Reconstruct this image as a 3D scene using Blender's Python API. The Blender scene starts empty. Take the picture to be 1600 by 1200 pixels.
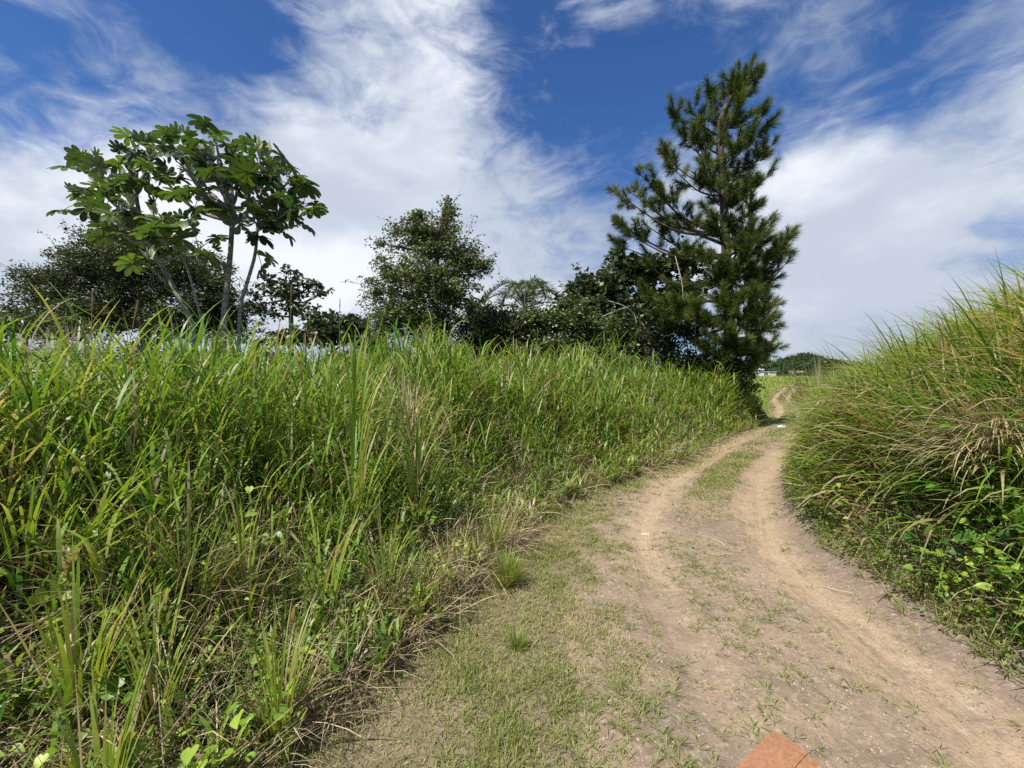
import bpy, math, random
import numpy as np
from mathutils import Vector

R = math.radians
rng = np.random.default_rng(7)
random.seed(7)
S = bpy.context.scene
COL = S.collection

# ------------------------------------------------------------------ camera
CAM_H = 1.55
FPX = 671.0                      # focal length in pixels of the 1600 wide photograph
PITCH = R(-1.0)
cd = bpy.data.cameras.new("camera"); cam = bpy.data.objects.new("camera", cd); COL.objects.link(cam)
cd.sensor_width = 36.0; cd.lens = 36.0 * FPX / 1600.0
cd.clip_start = 0.05; cd.clip_end = 6000
cam.location = (0, 0, CAM_H); cam.rotation_euler = (R(90) + PITCH, 0, 0)
S.camera = cam

def at(px, py, d):
    """world point at forward distance d seen at pixel px, py of the photograph"""
    vx = (px - 800.0) / FPX; vz = (600.0 - py) / FPX
    c, s = math.cos(PITCH), math.sin(PITCH)
    fy = c - vz * s; fz = s + vz * c
    k = d / fy
    return np.array([vx * k, d, CAM_H + fz * k])

# ------------------------------------------------------------------ light
SUN_EL, SUN_AZ = R(57), math.atan2(-0.72, -0.68)     # direction towards the sun, azimuth from +X
sv = Vector((math.cos(SUN_EL) * math.cos(SUN_AZ), math.cos(SUN_EL) * math.sin(SUN_AZ), math.sin(SUN_EL)))
sl = bpy.data.lights.new("sun", 'SUN'); sl.energy = 5.0; sl.angle = R(0.53); sl.color = (1.0, 0.955, 0.88)
so = bpy.data.objects.new("sun", sl); COL.objects.link(so)
so.rotation_euler = sv.to_track_quat('Z', 'Y').to_euler(); so.location = (0, 0, 30)

S.view_settings.view_transform = 'Standard'; S.view_settings.look = 'None'
S.view_settings.exposure = 0.5; S.view_settings.gamma = 1.0
S.render.engine = 'CYCLES'
S.cycles.max_bounces = 6; S.cycles.diffuse_bounces = 3; S.cycles.glossy_bounces = 2
S.cycles.transmission_bounces = 4; S.cycles.transparent_max_bounces = 4
S.cycles.use_adaptive_sampling = True; S.cycles.adaptive_threshold = 0.02
S.cycles.use_denoising = False

# node helper
class NT:
    def __init__(s, tree): s.t = tree; s.n = tree.nodes; s.l = tree.links; s.n.clear()
    def new(s, typ, **kw):
        n = s.n.new(typ)
        for k, v in kw.items():
            if k == 'ins':
                for i, x in v.items():
                    if isinstance(x, bpy.types.NodeSocket): s.l.new(x, n.inputs[i])
                    else: n.inputs[i].default_value = x
            else: setattr(n, k, v)
        return n
    def math(s, op, a, b=None, c=None, clamp=False):
        n = s.new('ShaderNodeMath', operation=op, use_clamp=clamp)
        for i, x in enumerate((a, b, c)):
            if x is None: continue
            if isinstance(x, bpy.types.NodeSocket): s.l.new(x, n.inputs[i])
            else: n.inputs[i].default_value = x
        return n.outputs[0]
    def vmath(s, op, a, b=None, out=0):
        n = s.new('ShaderNodeVectorMath', operation=op)
        for i, x in enumerate((a, b)):
            if x is None: continue
            if isinstance(x, bpy.types.NodeSocket): s.l.new(x, n.inputs[i])
            else: n.inputs[i].default_value = x
        return n.outputs[out]
    def noise(s, vec, scale, detail=4, rough=0.55, dist=0.0, out='Fac'):
        n = s.new('ShaderNodeTexNoise', ins={'Scale': scale, 'Detail': detail, 'Roughness': rough, 'Distortion': dist})
        if vec is not None: s.l.new(vec, n.inputs['Vector'])
        return n.outputs[out]
    def ramp(s, fac, a, b, smooth=True):
        n = s.new('ShaderNodeMapRange', interpolation_type='SMOOTHSTEP' if smooth else 'LINEAR',
                  ins={'From Min': a, 'From Max': b})
        s.l.new(fac, n.inputs['Value']); return n.outputs[0]
    def mix(s, fac, a, b, blend='MIX'):
        n = s.new('ShaderNodeMix', data_type='RGBA', blend_type=blend, clamp_factor=True)
        for i, x in ((0, fac), (6, a), (7, b)):
            if isinstance(x, bpy.types.NodeSocket): s.l.new(x, n.inputs[i])
            else: n.inputs[i].default_value = x if i == 0 or len(x) == 4 else (*x, 1)
        return n.outputs[2]

# ------------------------------------------------------------------ sky with broken cloud
w = bpy.data.worlds.new("World"); S.world = w; w.use_nodes = True
g = NT(w.node_tree)
out = g.new('ShaderNodeOutputWorld')
sky = g.new('ShaderNodeTexSky', sky_type='NISHITA', sun_disc=False, sun_elevation=SUN_EL,
            sun_rotation=R(90) - SUN_AZ, air_density=1.0, dust_density=0.4, ozone_density=2.2, altitude=300)
tc = g.new('ShaderNodeTexCoord').outputs['Generated']
sep = g.new('ShaderNodeSeparateXYZ'); g.l.new(tc, sep.inputs[0])
dm = g.new('ShaderNodeMapping'); g.l.new(tc, dm.inputs[0]); dm.inputs['Scale'].default_value = (1.0, 1.0, 1.9); dm.inputs['Rotation'].default_value = (0.0, 0.35, 0.0)
P = dm.outputs[0]
n0 = g.noise(P, 1.7, 3, 0.5, 0.4)
n1 = g.noise(g.vmath('ADD', P, (3.1, 4.7, 1.3)), 4.2, 9, 0.60, 0.7)
n2 = g.noise(g.vmath('ADD', P, (7.3, 2.1, 0.0)), 11.0, 8, 0.62, 0.9)
def amp(n, k): return g.math('MULTIPLY', g.math('SUBTRACT', n, 0.5), k)
dens = g.math('ADD', g.math('ADD', amp(n0, .45), amp(n1, 1.25)), g.math('ADD', amp(n2, .80), 0.43))
def skydir(px, py):
    v = at(px, py, 1.0) - np.array([0, 0, CAM_H]); return v / np.linalg.norm(v)
# (px, py, angular radius in degrees, amount): where the cloud thickens and where it opens
CLOUDS = [(800, 330, 48, .15), (150, 300, 17, .22), (430, 260, 17, .24), (600, 180, 11, .16), (480, 70, 8, .06), (740, 210, 8, .12), (1010, 90, 7, .10), (1150, 200, 7, .08), (700, 380, 13, .26), (820, 430, 10, .24), (20, 420, 16, .22), (250, 480, 18, .2),
          (1400, 320, 16, .26), (1580, 250, 15, .20), (1320, 470, 14, .30), (1000, 330, 10, .14), (1120, 40, 6, .06), (1480, 150, 9, .08), (1230, 330, 8, .10), (620, 40, 7, .04),
          (110, 60, 14, -.48), (300, 70, 8, -.22), (20, 140, 8, -.22), (780, 130, 8, -.20), (880, 250, 10, -.25), (900, 60, 10, -.20), (980, 170, 8, -.18),
          (1100, 180, 9, -.18), (1250, 110, 9, -.14), (1400, 40, 9, -.14), (1500, 110, 8, -.14), (1580, 50, 9, -.2), (1380, 140, 8, -.10), (350, 40, 7, -.14), (700, 60, 7, .10), (870, 360, 6, -.10), (1560, 405, 4, -.45), (470, 25, 10, -.22), (330, 210, 9, .06), (60, 300, 10, .08), (620, 60, 7, -.05), (1190, 240, 6, -.12), (1030, 60, 7, -.12), (1590, 60, 8, -.08)]
bias = None
for px, py, rad, amt in CLOUDS:
    d = g.vmath('DOT_PRODUCT', tc, tuple(skydir(px, py)), out=1)
    m = g.math('MULTIPLY', g.ramp(d, math.cos(R(rad * 1.45)), math.cos(R(rad * 0.15))), amt)
    bias = m if bias is None else g.math('ADD', bias, m)
dens = g.math('ADD', dens, bias)
mask = g.ramp(dens, 0.20, 0.92)
thick = g.ramp(dens, 0.62, 1.10)
n3 = g.noise(g.vmath('ADD', P, (1.7, 9.4, 0.0)), 2.2, 6, 0.55, 0.2)
low = g.ramp(sep.outputs[2], 0.15, 0.0)            # cloud base near the horizon is grey blue
shade = g.ramp(n3, 0.38, 0.64)
cl = g.mix(shade, (4.6, 5.5, 7.2), (10.2, 10.7, 11.5))
cl = g.mix(g.math('MULTIPLY', thick, 0.30), cl, (10.6, 11.0, 11.6))
cl = g.mix(g.math('MULTIPLY', low, 0.75), cl, (4.4, 5.3, 6.5))
blue = g.mix(1.0, sky.outputs[0], (0.56, 0.92, 1.42), 'MULTIPLY')
ccol = g.mix(mask, blue, cl)
bg = g.new('ShaderNodeBackground', ins={'Strength': 0.064}); g.l.new(ccol, bg.inputs[0])
g.l.new(bg.outputs[0], out.inputs[0])

# ------------------------------------------------------------------ mesh helpers (numpy, quads only)
def tag(o, label=None, cat=None, group=None, kind=None):
    if label: o['label'] = label
    if cat: o['category'] = cat
    if group: o['group'] = group
    if kind: o['kind'] = kind
    return o
def empty(name, loc, label, cat, group=None):
    o = bpy.data.objects.new(name, None); COL.objects.link(o); o.location = tuple(float(v) for v in loc)
    o.empty_display_size = 0.2
    return tag(o, label, cat, group)

class Acc:
    """collects vertices, quads and a colour per vertex"""
    def __init__(s): s.v = []; s.f = []; s.c = []; s.n = 0
    def add(s, v, f, c):
        v = np.asarray(v, np.float32).reshape(-1, 3); f = np.asarray(f, np.int32).reshape(-1, 4)
        c = np.asarray(c, np.float32)
        if c.ndim == 1: c = np.broadcast_to(c, (len(v), 3))
        s.v.append(v); s.f.append(f + s.n); s.c.append(c); s.n += len(v)
        return s
    def build(s, name, mat, parent=None, smooth=True):
        v = np.concatenate(s.v); f = np.concatenate(s.f); c = np.concatenate(s.c)
        if parent is not None:
            v = v - np.array(parent.location, np.float32)
        me = bpy.data.meshes.new(name)
        me.vertices.add(len(v)); me.vertices.foreach_set('co', np.ascontiguousarray(v, np.float32).ravel())
        me.loops.add(f.size); me.loops.foreach_set('vertex_index', np.ascontiguousarray(f).ravel())
        me.polygons.add(len(f)); me.polygons.foreach_set('loop_start', np.arange(0, f.size, 4, dtype=np.int32))
        me.polygons.foreach_set('use_smooth', np.full(len(f), smooth))
        ca = me.color_attributes.new('tint', 'FLOAT_COLOR', 'POINT')
        ca.data.foreach_set('color', np.concatenate([c, np.ones((len(c), 1), np.float32)], 1).astype(np.float32).ravel())
        me.update(calc_edges=True)
        me.materials.append(mat)
        o = bpy.data.objects.new(name, me); COL.objects.link(o)
        if parent is not None: o.parent = parent
        return o

def U(a, b, n=None): return rng.uniform(a, b, n)

def lerpc(a, b, t):
    a = np.asarray(a, float); b = np.asarray(b, float); t = np.asarray(t)[..., None]
    return a * (1 - t) + b * t

def blades(acc, P, az, L, W, ang0, bend, col, nseg=4, tipcol=None, prof='grass', twist=0.5, basecol=None):
    """curved ribbons; P (n,3), the rest (n,) ; col (n,3)"""
    n = len(P)
    if n == 0: return
    az = np.broadcast_to(az, (n,)); L = np.broadcast_to(L, (n,)); W = np.broadcast_to(W, (n,))
    ang0 = np.broadcast_to(ang0, (n,)); bend = np.broadcast_to(bend, (n,))
    h = np.stack([np.cos(az), np.sin(az), np.zeros(n)], 1)
    tw = rng.uniform(-twist, twist, n)
    sd = np.stack([-np.sin(az) * np.cos(tw), np.cos(az) * np.cos(tw), np.sin(tw)], 1)
    pos = P.astype(float).copy(); V = []; C = []
    for k in range(nseg + 1):
        t = k / nseg
        if prof == 'grass': ww = (0.55 + 0.9 * t) if t < 0.5 else max(0.04, 1.0 - ((t - 0.5) / 0.5) ** 1.6)
        elif prof == 'stem': ww = 1 - 0.6 * t
        else: ww = max(0.05, math.sin(math.pi * (0.08 + 0.9 * t)))
        hw = (W * ww * 0.5)[:, None] * sd
        V.append(pos - hw); V.append(pos + hw)
        c = col
        if tipcol is not None and t > 0.6: c = col + (tipcol - col) * (t - 0.6) / 0.4
        if basecol is not None and t < 0.35: c = c + (basecol - c) * (1 - t / 0.35)
        C.append(c); C.append(c)
        if k < nseg:
            th = ang0 + bend * ((k + 0.6) / nseg) ** 1.25
            pos = pos + (L / nseg)[:, None] * (np.sin(th)[:, None] * h + np.cos(th)[:, None] * np.array([0, 0, 1.0]))
    V = np.stack(V, 1); C = np.stack(C, 1); m = 2 * (nseg + 1)
    base = (np.arange(n) * m)[:, None]
    F = np.concatenate([base + np.array([2 * k, 2 * k + 1, 2 * k + 3, 2 * k + 2]) for k in range(nseg)], 1).reshape(-1, 4)
    acc.add(V.reshape(-1, 3), F, C.reshape(-1, 3))

def frames(fwd, up=None, roll=None):
    """(n,3,3) matrices whose columns are x = side, y = fwd, z = normal"""
    f = fwd / (np.linalg.norm(fwd, axis=1, keepdims=True) + 1e-9)
    if up is None: up = np.tile([0, 0, 1.0], (len(f), 1))
    s = np.cross(f, up); bad = np.linalg.norm(s, axis=1) < 1e-3; s[bad] = [1, 0, 0]
    s /= np.linalg.norm(s, axis=1, keepdims=True); z = np.cross(s, f)
    if roll is not None:
        c, si = np.cos(roll)[:, None], np.sin(roll)[:, None]
        s, z = s * c + z * si, z * c - s * si
    return np.stack([s, f, z], 2)

def stamp(acc, tv, tf, P, M, sc, col, tcol=None):
    """copies a template (tv, tf) to points P with frames M and scales; col (n,3); tcol (m,) multiplies"""
    n, m = len(P), len(tv)
    if n == 0: return
    sc = np.broadcast_to(sc, (n,))
    V = np.einsum('nij,mj->nmi', M, tv) * sc[:, None, None] + P[:, None, :]
    F = (tf[None] + (np.arange(n) * m)[:, None, None]).reshape(-1, 4)
    C = np.repeat(np.asarray(col)[:, None, :], m, 1)
    if tcol is not None: C = C * tcol[None, :, None]
    acc.add(V.reshape(-1, 3), F, C.reshape(-1, 3))

def tube(acc, pts, rad, col, ns=7, wob=0.0):
    pts = np.asarray(pts, float); n = len(pts); rad = np.broadcast_to(rad, (n,))
    tg = np.gradient(pts, axis=0); tg /= np.linalg.norm(tg, axis=1, keepdims=True) + 1e-9
    ref = np.array([0.31, 0.95, 0.05]) if abs(tg[0][2]) > 0.7 else np.array([0, 0, 1.0])
    s = np.cross(tg, ref); s /= np.linalg.norm(s, axis=1, keepdims=True) + 1e-9; b = np.cross(s, tg)
    a = np.arange(ns) / ns * 2 * math.pi
    rr = rad[:, None, None] * (1 + (rng.uniform(-wob, wob, (n, ns, 1)) if wob else 0))
    V = pts[:, None] + rr * (np.cos(a)[None, :, None] * s[:, None] + np.sin(a)[None, :, None] * b[:, None])
    i = np.arange(n - 1)[:, None] * ns; j = np.arange(ns)[None]; k = (j + 1) % ns
    F = np.stack([i + j, i + k, i + ns + k, i + ns + j], 2).reshape(-1, 4)
    acc.add(V.reshape(-1, 3), F, np.asarray(col, float))

def curve(p0, p1, n=6, sag=0.0, jit=0.0):
    p0, p1 = np.asarray(p0, float), np.asarray(p1, float); t = np.linspace(0, 1, n)[:, None]
    p = p0 * (1 - t) + p1 * t; p[:, 2] += sag * (4 * t * (1 - t))[:, 0]
    if jit: p[1:-1] += rng.normal(0, jit, (n - 2, 3))
    return p
def spline(pts, n=12):
    pts = np.asarray(pts, float); k = len(pts)
    if k < 3: return curve(pts[0], pts[-1], n)
    ext = np.vstack([2 * pts[0] - pts[1], pts, 2 * pts[-1] - pts[-2]]); o = []
    for u in np.linspace(0, k - 1 - 1e-6, n):
        i = int(u); t = u - i; a, b, c, d = ext[i:i + 4]
        o.append(0.5 * ((2 * b) + (c - a) * t + (2 * a - 5 * b + 4 * c - d) * t * t + (3 * b - a - 3 * c + d) * t ** 3))
    return np.array(o)

# ------------------------------------------------------------------ materials
def leafmat(name, rough=0.45, transl=0.4, spec=0.35, tw=(1.25, 1.15, 0.7), under=None, var=0.25, scale=30.0, vein=False):
    m = bpy.data.materials.new(name); m.use_nodes = True; g = NT(m.node_tree)
    o = g.new('ShaderNodeOutputMaterial'); a = g.new('ShaderNodeAttribute', attribute_name='tint').outputs['Color']
    geo = g.new('ShaderNodeNewGeometry')
    nz = g.noise(geo.outputs['Position'], scale, 2)
    hs = g.new('ShaderNodeHueSaturation'); g.l.new(a, hs.inputs['Color'])
    g.l.new(g.math('MULTIPLY_ADD', nz, var * 2, 1 - var), hs.inputs['Value'])
    c = hs.outputs[0]
    tc_ = g.mix(1.0, c, tw, 'MULTIPLY')
    if under is not None: c = g.mix(geo.outputs['Backfacing'], c, g.mix(0.7, c, under))
    p = g.new('ShaderNodeBsdfPrincipled', ins={'Roughness': rough, 'Specular IOR Level': spec}); g.l.new(c, p.inputs['Base Color'])
    t = g.new('ShaderNodeBsdfTranslucent'); g.l.new(tc_, t.inputs[0])
    mx = g.new('ShaderNodeMixShader', ins={0: transl}); g.l.new(p.outputs[0], mx.inputs[1]); g.l.new(t.outputs[0], mx.inputs[2])
    g.l.new(mx.outputs[0], o.inputs[0]); return m
def barkmat(name, c1, c2, scale=14.0, rings=False, bump=0.4):
    m = bpy.data.materials.new(name); m.use_nodes = True; g = NT(m.node_tree)
    o = g.new('ShaderNodeOutputMaterial'); geo = g.new('ShaderNodeNewGeometry').outputs['Position']
    mp = g.new('ShaderNodeMapping'); g.l.new(geo, mp.inputs[0]); mp.inputs['Scale'].default_value = (1, 1, 3.0 if rings else 0.35)
    nz = g.noise(mp.outputs[0], scale, 6, 0.65, 0.4); f = g.ramp(nz, 0.36, 0.64)
    c = g.mix(f, c1, c2)
    if rings:
        wv = g.new('ShaderNodeTexWave', bands_direction='Z', ins={'Scale': 2.6, 'Distortion': 1.2, 'Detail': 2.0})
        g.l.new(geo, wv.inputs['Vector'])
        c = g.mix(g.math('MULTIPLY', g.ramp(wv.outputs['Fac'], 0.86, 1.0), 0.55), c, (0.10, 0.085, 0.06))
    p = g.new('ShaderNodeBsdfPrincipled', ins={'Roughness': 0.85, 'Specular IOR Level': 0.2}); g.l.new(c, p.inputs['Base Color'])
    b = g.new('ShaderNodeBump', ins={'Strength': bump, 'Distance': 0.02}); g.l.new(nz, b.inputs['Height']); g.l.new(b.outputs[0], p.inputs['Normal'])
    g.l.new(p.outputs[0], o.inputs[0]); return m
def plainmat(name, c1, c2, scale=8.0, rough=0.7, bump=0.1, dist=0.005):
    m = bpy.data.materials.new(name); m.use_nodes = True; g = NT(m.node_tree)
    o = g.new('ShaderNodeOutputMaterial'); tcn = g.new('ShaderNodeTexCoord').outputs['Object']
    nz = g.noise(tcn, scale, 5, 0.6); c = g.mix(g.ramp(nz, 0.3, 0.7), c1, c2)
    p = g.new('ShaderNodeBsdfPrincipled', ins={'Roughness': rough, 'Specular IOR Level': 0.3}); g.l.new(c, p.inputs['Base Color'])
    b = g.new('ShaderNodeBump', ins={'Strength': bump, 'Distance': dist}); g.l.new(nz, b.inputs['Height']); g.l.new(b.outputs[0], p.inputs['Normal'])
    g.l.new(p.outputs[0], o.inputs[0]); return m

M_grass = leafmat('grass_blade', rough=0.42, transl=0.45, spec=0.42, var=.34, tw=(1.35, 1.25, .6))
M_dry = leafmat('dry_straw', rough=0.6, transl=0.2, spec=0.25, tw=(1.1, 1.0, 0.8))
M_short = leafmat('short_grass', rough=0.6, transl=0.3, spec=0.25)
M_leaf = leafmat('broad_leaf', rough=0.4, transl=0.42, spec=0.4)
M_treeleaf = leafmat('tree_leaf', rough=0.42, transl=0.28, spec=0.45, scale=3.0)
M_needle = leafmat('pine_needle', rough=0.5, transl=0.2, spec=0.3, scale=3.0)
M_cecleaf = leafmat('cecropia_leaf', rough=0.42, transl=0.36, spec=0.4, tw=(1.5, 1.6, 0.6), under=(0.20, 0.23, 0.15), scale=9.0)
M_far = leafmat('far_leaf', rough=0.7, transl=0.15, spec=0.1, scale=0.1)
M_cecbark = barkmat('cecropia_bark', (0.17, 0.155, 0.125), (0.35, 0.32, 0.27), 9.0, rings=True)
M_pinebark = barkmat('pine_bark', (0.05, 0.038, 0.03), (0.15, 0.11, 0.085), 10.0, bump=0.9)
M_bark = barkmat('bark', (0.09, 0.075, 0.06), (0.22, 0.19, 0.16), 12.0)
M_pale = barkmat('pale_branch', (0.30, 0.26, 0.21), (0.50, 0.45, 0.38), 12.0)
M_wood = plainmat('dry_twig', (0.45, 0.38, 0.28), (0.66, 0.58, 0.45), 40)

# ------------------------------------------------------------------ terrain
_lat = np.random.default_rng(99).uniform(0, 1, (256, 256))
def vn(x, y, s, o=0):
    x = np.asarray(x, float) * s + 37.7 + o * 11.3; y = np.asarray(y, float) * s + 91.1 + o * 5.7
    xi = np.floor(x).astype(int); yi = np.floor(y).astype(int); fx = x - xi; fy = y - yi
    fx = fx * fx * (3 - 2 * fx); fy = fy * fy * (3 - 2 * fy); L = lambda a, b: _lat[a % 256, b % 256]
    return (L(xi, yi) * (1 - fx) + L(xi + 1, yi) * fx) * (1 - fy) + (L(xi, yi + 1) * (1 - fx) + L(xi + 1, yi + 1) * fx) * fy
def fbm(x, y, s, o=0): return vn(x, y, s, o) * .5 + vn(x, y, s * 2.1, o + 1) * .3 + vn(x, y, s * 4.3, o + 2) * .2
def sst(x, a=0.0, b=1.0):
    t = np.clip((np.asarray(x, float) - a) / (b - a), 0, 1); return t * t * (3 - 2 * t)
def sdist(poly, x, y):
    """signed distance to a polyline, positive on its right"""
    x = np.asarray(x, float); y = np.asarray(y, float); best = np.full(x.shape, 1e9); sg = np.ones(x.shape)
    for (x0, y0), (x1, y1) in zip(poly[:-1], poly[1:]):
        dx, dy = x1 - x0, y1 - y0; t = np.clip(((x - x0) * dx + (y - y0) * dy) / (dx * dx + dy * dy), 0, 1)
        ex, ey = x - x0 - t * dx, y - y0 - t * dy; d = np.hypot(ex, ey); cr = dy * ex - dx * ey
        m = d < best - 1e-9; best = np.where(m, d, best); sg = np.where(m, np.where(cr >= 0, 1, -1), sg)
    return best * sg
FARR = [(12.3, 18.0), (20.0, 30.0), (27.3, 42.0), (39.5, 60.0), (56, 80), (85, 110)]
CEN = [(1.1, -4), (1.25, -1), (1.4, 1.0), (1.5, 2.0), (1.58, 2.9), (1.78, 4.0), (2.2, 4.95), (3.35, 6.84), (5.25, 9.3), (7.0, 11.4), (9.2, 14.4), (11.6, 18.0),
       (19.4, 30.0), (26.3, 42.0), (39.0, 60.0), (56, 78), (85, 108)]
LP = [(-4.4, -5), (-1.8, 0), (-1.0, 1.76), (-.46, 2.8), (-.2, 3.4), (.37, 4.9), (1.5, 6.2), (3.1, 7.75), (4.6, 9.72), (6.45, 11.8), (8.85, 14.85), (10.9, 18.4), (18.4, 30.6), (25.2, 42.8), (37.6, 60.8), (55, 79.5), (84, 109)]
RP = [(1.9, -5), (2.2, -1), (2.35, 1.2), (2.42, 2.0), (2.48, 2.9), (2.6, 3.6), (3.05, 4.9), (4.1, 6.6), (6.1, 9.1), (7.9, 11.2), (10.3, 14.3), (12.8, 18), (20.6, 30), (27.6, 42), (40.4, 60), (57, 77), (86, 106)]

def base(x, y):
    z = -0.77 * sst(y, 12.5, 28) + 0.72 * sst(y, 36, 62) + 1.0 * sst(y, 75, 170)
    return z + 0.10 * (vn(x, y, .12) - .5) * sst(np.hypot(x, y), 6, 30) * 4
def height(x, y):
    x = np.asarray(x, float); y = np.asarray(y, float)
    eL = -sdist(LP, x, y); eR = sdist(RP, x, y)
    bL = (0.70 - 0.14 * sst(-x, 1.2, 4) - 0.55 * sst(x, 1.5, 8.0)) * (1 - 0.75 * sst(y, 24, 45))
    zl = bL * sst(eL, -0.15, 3.0 - 1.0 * sst(y, 3, 6)) * np.where(eL > -.15, 1, 0)
    bR = 1.86 * (1 - 0.60 * sst(y, 7.8, 17)) * (1 - 0.7 * sst(y, 24, 60))
    zr = bR * np.clip(sst(eR, -0.1, 4.2) * 0.55 + 0.45 * (1 - np.exp(-np.clip(eR, 0, 9) / 1.4)), 0, 1) * np.where(eR > -.1, 1, 0)
    zl = zl + .40 * np.exp(-((x - 7.0) ** 2 + (y - 13.4) ** 2) / 1.3) * sst(eL, 0, .9)
    n = ((fbm(x, y, .9, 3) - .5) * 0.42 + (vn(x, y, 2.1, 13) - .5) * .16) * (sst(eL, .2, 2) + 1.7 * sst(eR, .2, 1.6))
    s = sdist(CEN, x, y)
    rut = -0.045 * (np.exp(-((s - .54) / .17) ** 2) + np.exp(-((s + .54) / .17) ** 2)) * (1 - sst(y, 30, 60))
    micro = (fbm(x, y, 3.1, 8) - .5) * 0.03
    return base(x, y) + zl + zr + n + rut + micro
def hz(P):
    P = np.asarray(P, float); return np.column_stack([P[:, 0], P[:, 1], height(P[:, 0], P[:, 1])])
def ground_normal(x, y, e=.05):
    gx = (height(x + e, y) - height(x - e, y)) / (2 * e); gy = (height(x, y + e) - height(x, y - e)) / (2 * e)
    n = np.stack([-gx, -gy, np.ones_like(gx)], 1); return n / np.linalg.norm(n, axis=1, keepdims=True)

def soil_material(name, road):
    m = bpy.data.materials.new(name); m.use_nodes = True; g = NT(m.node_tree)
    o = g.new('ShaderNodeOutputMaterial'); pos = g.new('ShaderNodeNewGeometry').outputs['Position']
    big = g.noise(pos, 0.9, 5, 0.6, 0.5); mid = g.noise(pos, 5.0, 6, 0.65, 0.4); fine = g.noise(pos, 60.0, 5, 0.7)
    grit = g.new('ShaderNodeTexVoronoi', ins={'Scale': 95.0}); g.l.new(pos, grit.inputs['Vector'])
    speck = g.math('MULTIPLY', g.ramp(grit.outputs['Distance'], 0.36, 0.10), g.ramp(g.noise(pos, 23.0, 3), .42, .62))
    if road:
        uv = g.new('ShaderNodeUVMap', uv_map='UVMap').outputs[0]
        sp = g.new('ShaderNodeSeparateXYZ'); g.l.new(uv, sp.inputs[0])
        s = sp.outputs[0]; v = sp.outputs[1]
        st = g.new('ShaderNodeCombineXYZ'); g.l.new(g.math('MULTIPLY', s, 16.0), st.inputs[0]); g.l.new(g.math('MULTIPLY', v, 0.7), st.inputs[1])
        streak = g.noise(st.outputs[0], 1.0, 5, 0.6, 0.3)
        wob = g.math('MULTIPLY', g.math('SUBTRACT', big, 0.5), 0.35)
        sa = g.math('ABSOLUTE', g.math('ADD', s, wob))
        d = g.math('ABSOLUTE', g.math('SUBTRACT', sa, 0.56))
        rut = g.ramp(d, 0.36, 0.06)
        rutn = g.math('MULTIPLY', g.math('MULTIPLY', rut, g.math('MAXIMUM', g.ramp(s, -.1, .1), g.math('MULTIPLY_ADD', g.ramp(v, 6.6, 8.2), .75, .25))), g.ramp(g.math('ADD', g.math('MULTIPLY', streak, .6), g.math('MULTIPLY', mid, .4)), .30, .56))
        c = g.mix(g.ramp(mid, .35, .65), (0.1968, 0.144, 0.096), (0.3024, 0.2227, 0.1459))
        c = g.mix(g.math('MULTIPLY', g.ramp(big, .46, .62), .75), c, (0.3072, 0.2208, 0.1488))
        c = g.mix(g.math('MULTIPLY', g.ramp(g.noise(pos, 1.7, 4, 0.6, 0.6), .50, .66), .55), c, (0.1776, 0.1392, 0.1037))
        c = g.mix(g.math('MULTIPLY', rutn, .85), c, (0.3936, 0.288, 0.1824))
        # tyre tread lines pressed in the left rut
        tr = g.new('ShaderNodeTexWave', bands_direction='X', ins={'Scale': 9.0, 'Distortion': 0.6, 'Detail': 1.0}); g.l.new(uv, tr.inputs['Vector'])
        dl = g.ramp(g.math('ABSOLUTE', g.math('ADD', s, 0.50)), 0.13, 0.03)
        tread = g.math('MULTIPLY', g.math('MULTIPLY', dl, g.ramp(v, 6.8, 8.0)), g.ramp(tr.outputs['Fac'], .35, .8))
        c = g.mix(g.math('MULTIPLY', tread, .22), c, (0.56, 0.41, 0.25))
        # darker brown right margin with a streaky edge
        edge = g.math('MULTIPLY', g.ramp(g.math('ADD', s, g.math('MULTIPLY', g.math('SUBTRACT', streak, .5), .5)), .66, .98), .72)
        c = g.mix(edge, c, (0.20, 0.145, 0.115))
        c = g.mix(g.math('MULTIPLY', speck, g.math('MULTIPLY', g.math('SUBTRACT', 1.0, rutn), .5)), c, (0.4992, 0.432, 0.3456))
        c = g.mix(g.math('MULTIPLY', g.ramp(fine, .48, .68), .55), c, (0.15, 0.12, 0.095))
        c = g.mix(g.math('MULTIPLY', g.ramp(g.noise(pos, 26.0, 5, 0.7), .5, .68), .4), c, (0.48, 0.4032, 0.3072))
        hgt = g.math('ADD', g.math('MULTIPLY', fine, .35), g.math('ADD', g.math('MULTIPLY', mid, 1.2), g.math('ADD', g.math('MULTIPLY', speck, .35), g.math('MULTIPLY', streak, .5))))
    else:
        c = g.mix(g.ramp(mid, .35, .65), (0.12, 0.085, 0.05), (0.26, 0.20, 0.13))
        c = g.mix(g.math('MULTIPLY', g.ramp(big, .45, .65), .6), c, (0.34, 0.27, 0.17))
        c = g.mix(g.math('MULTIPLY', g.ramp(fine, .45, .7), .5), c, (0.10, 0.09, 0.045))
        a = g.new('ShaderNodeAttribute', attribute_name='tint').outputs['Color']
        sa = g.new('ShaderNodeSeparateXYZ'); g.l.new(a, sa.inputs[0])
        far = g.mix(g.ramp(g.noise(pos, .35, 6, .65), .35, .65), (0.09, 0.13, 0.03), (0.20, 0.20, 0.06))
        vg = g.mix(g.ramp(mid, .35, .65), (0.19, 0.15, 0.09), (0.28, 0.22, 0.14))
        c = g.mix(sa.outputs[0], c, far); c = g.mix(sa.outputs[1], c, vg)
        hgt = g.math('ADD', fine, mid)
    p = g.new('ShaderNodeBsdfPrincipled', ins={'Roughness': 0.93, 'Specular IOR Level': 0.15}); g.l.new(c, p.inputs['Base Color'])
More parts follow.
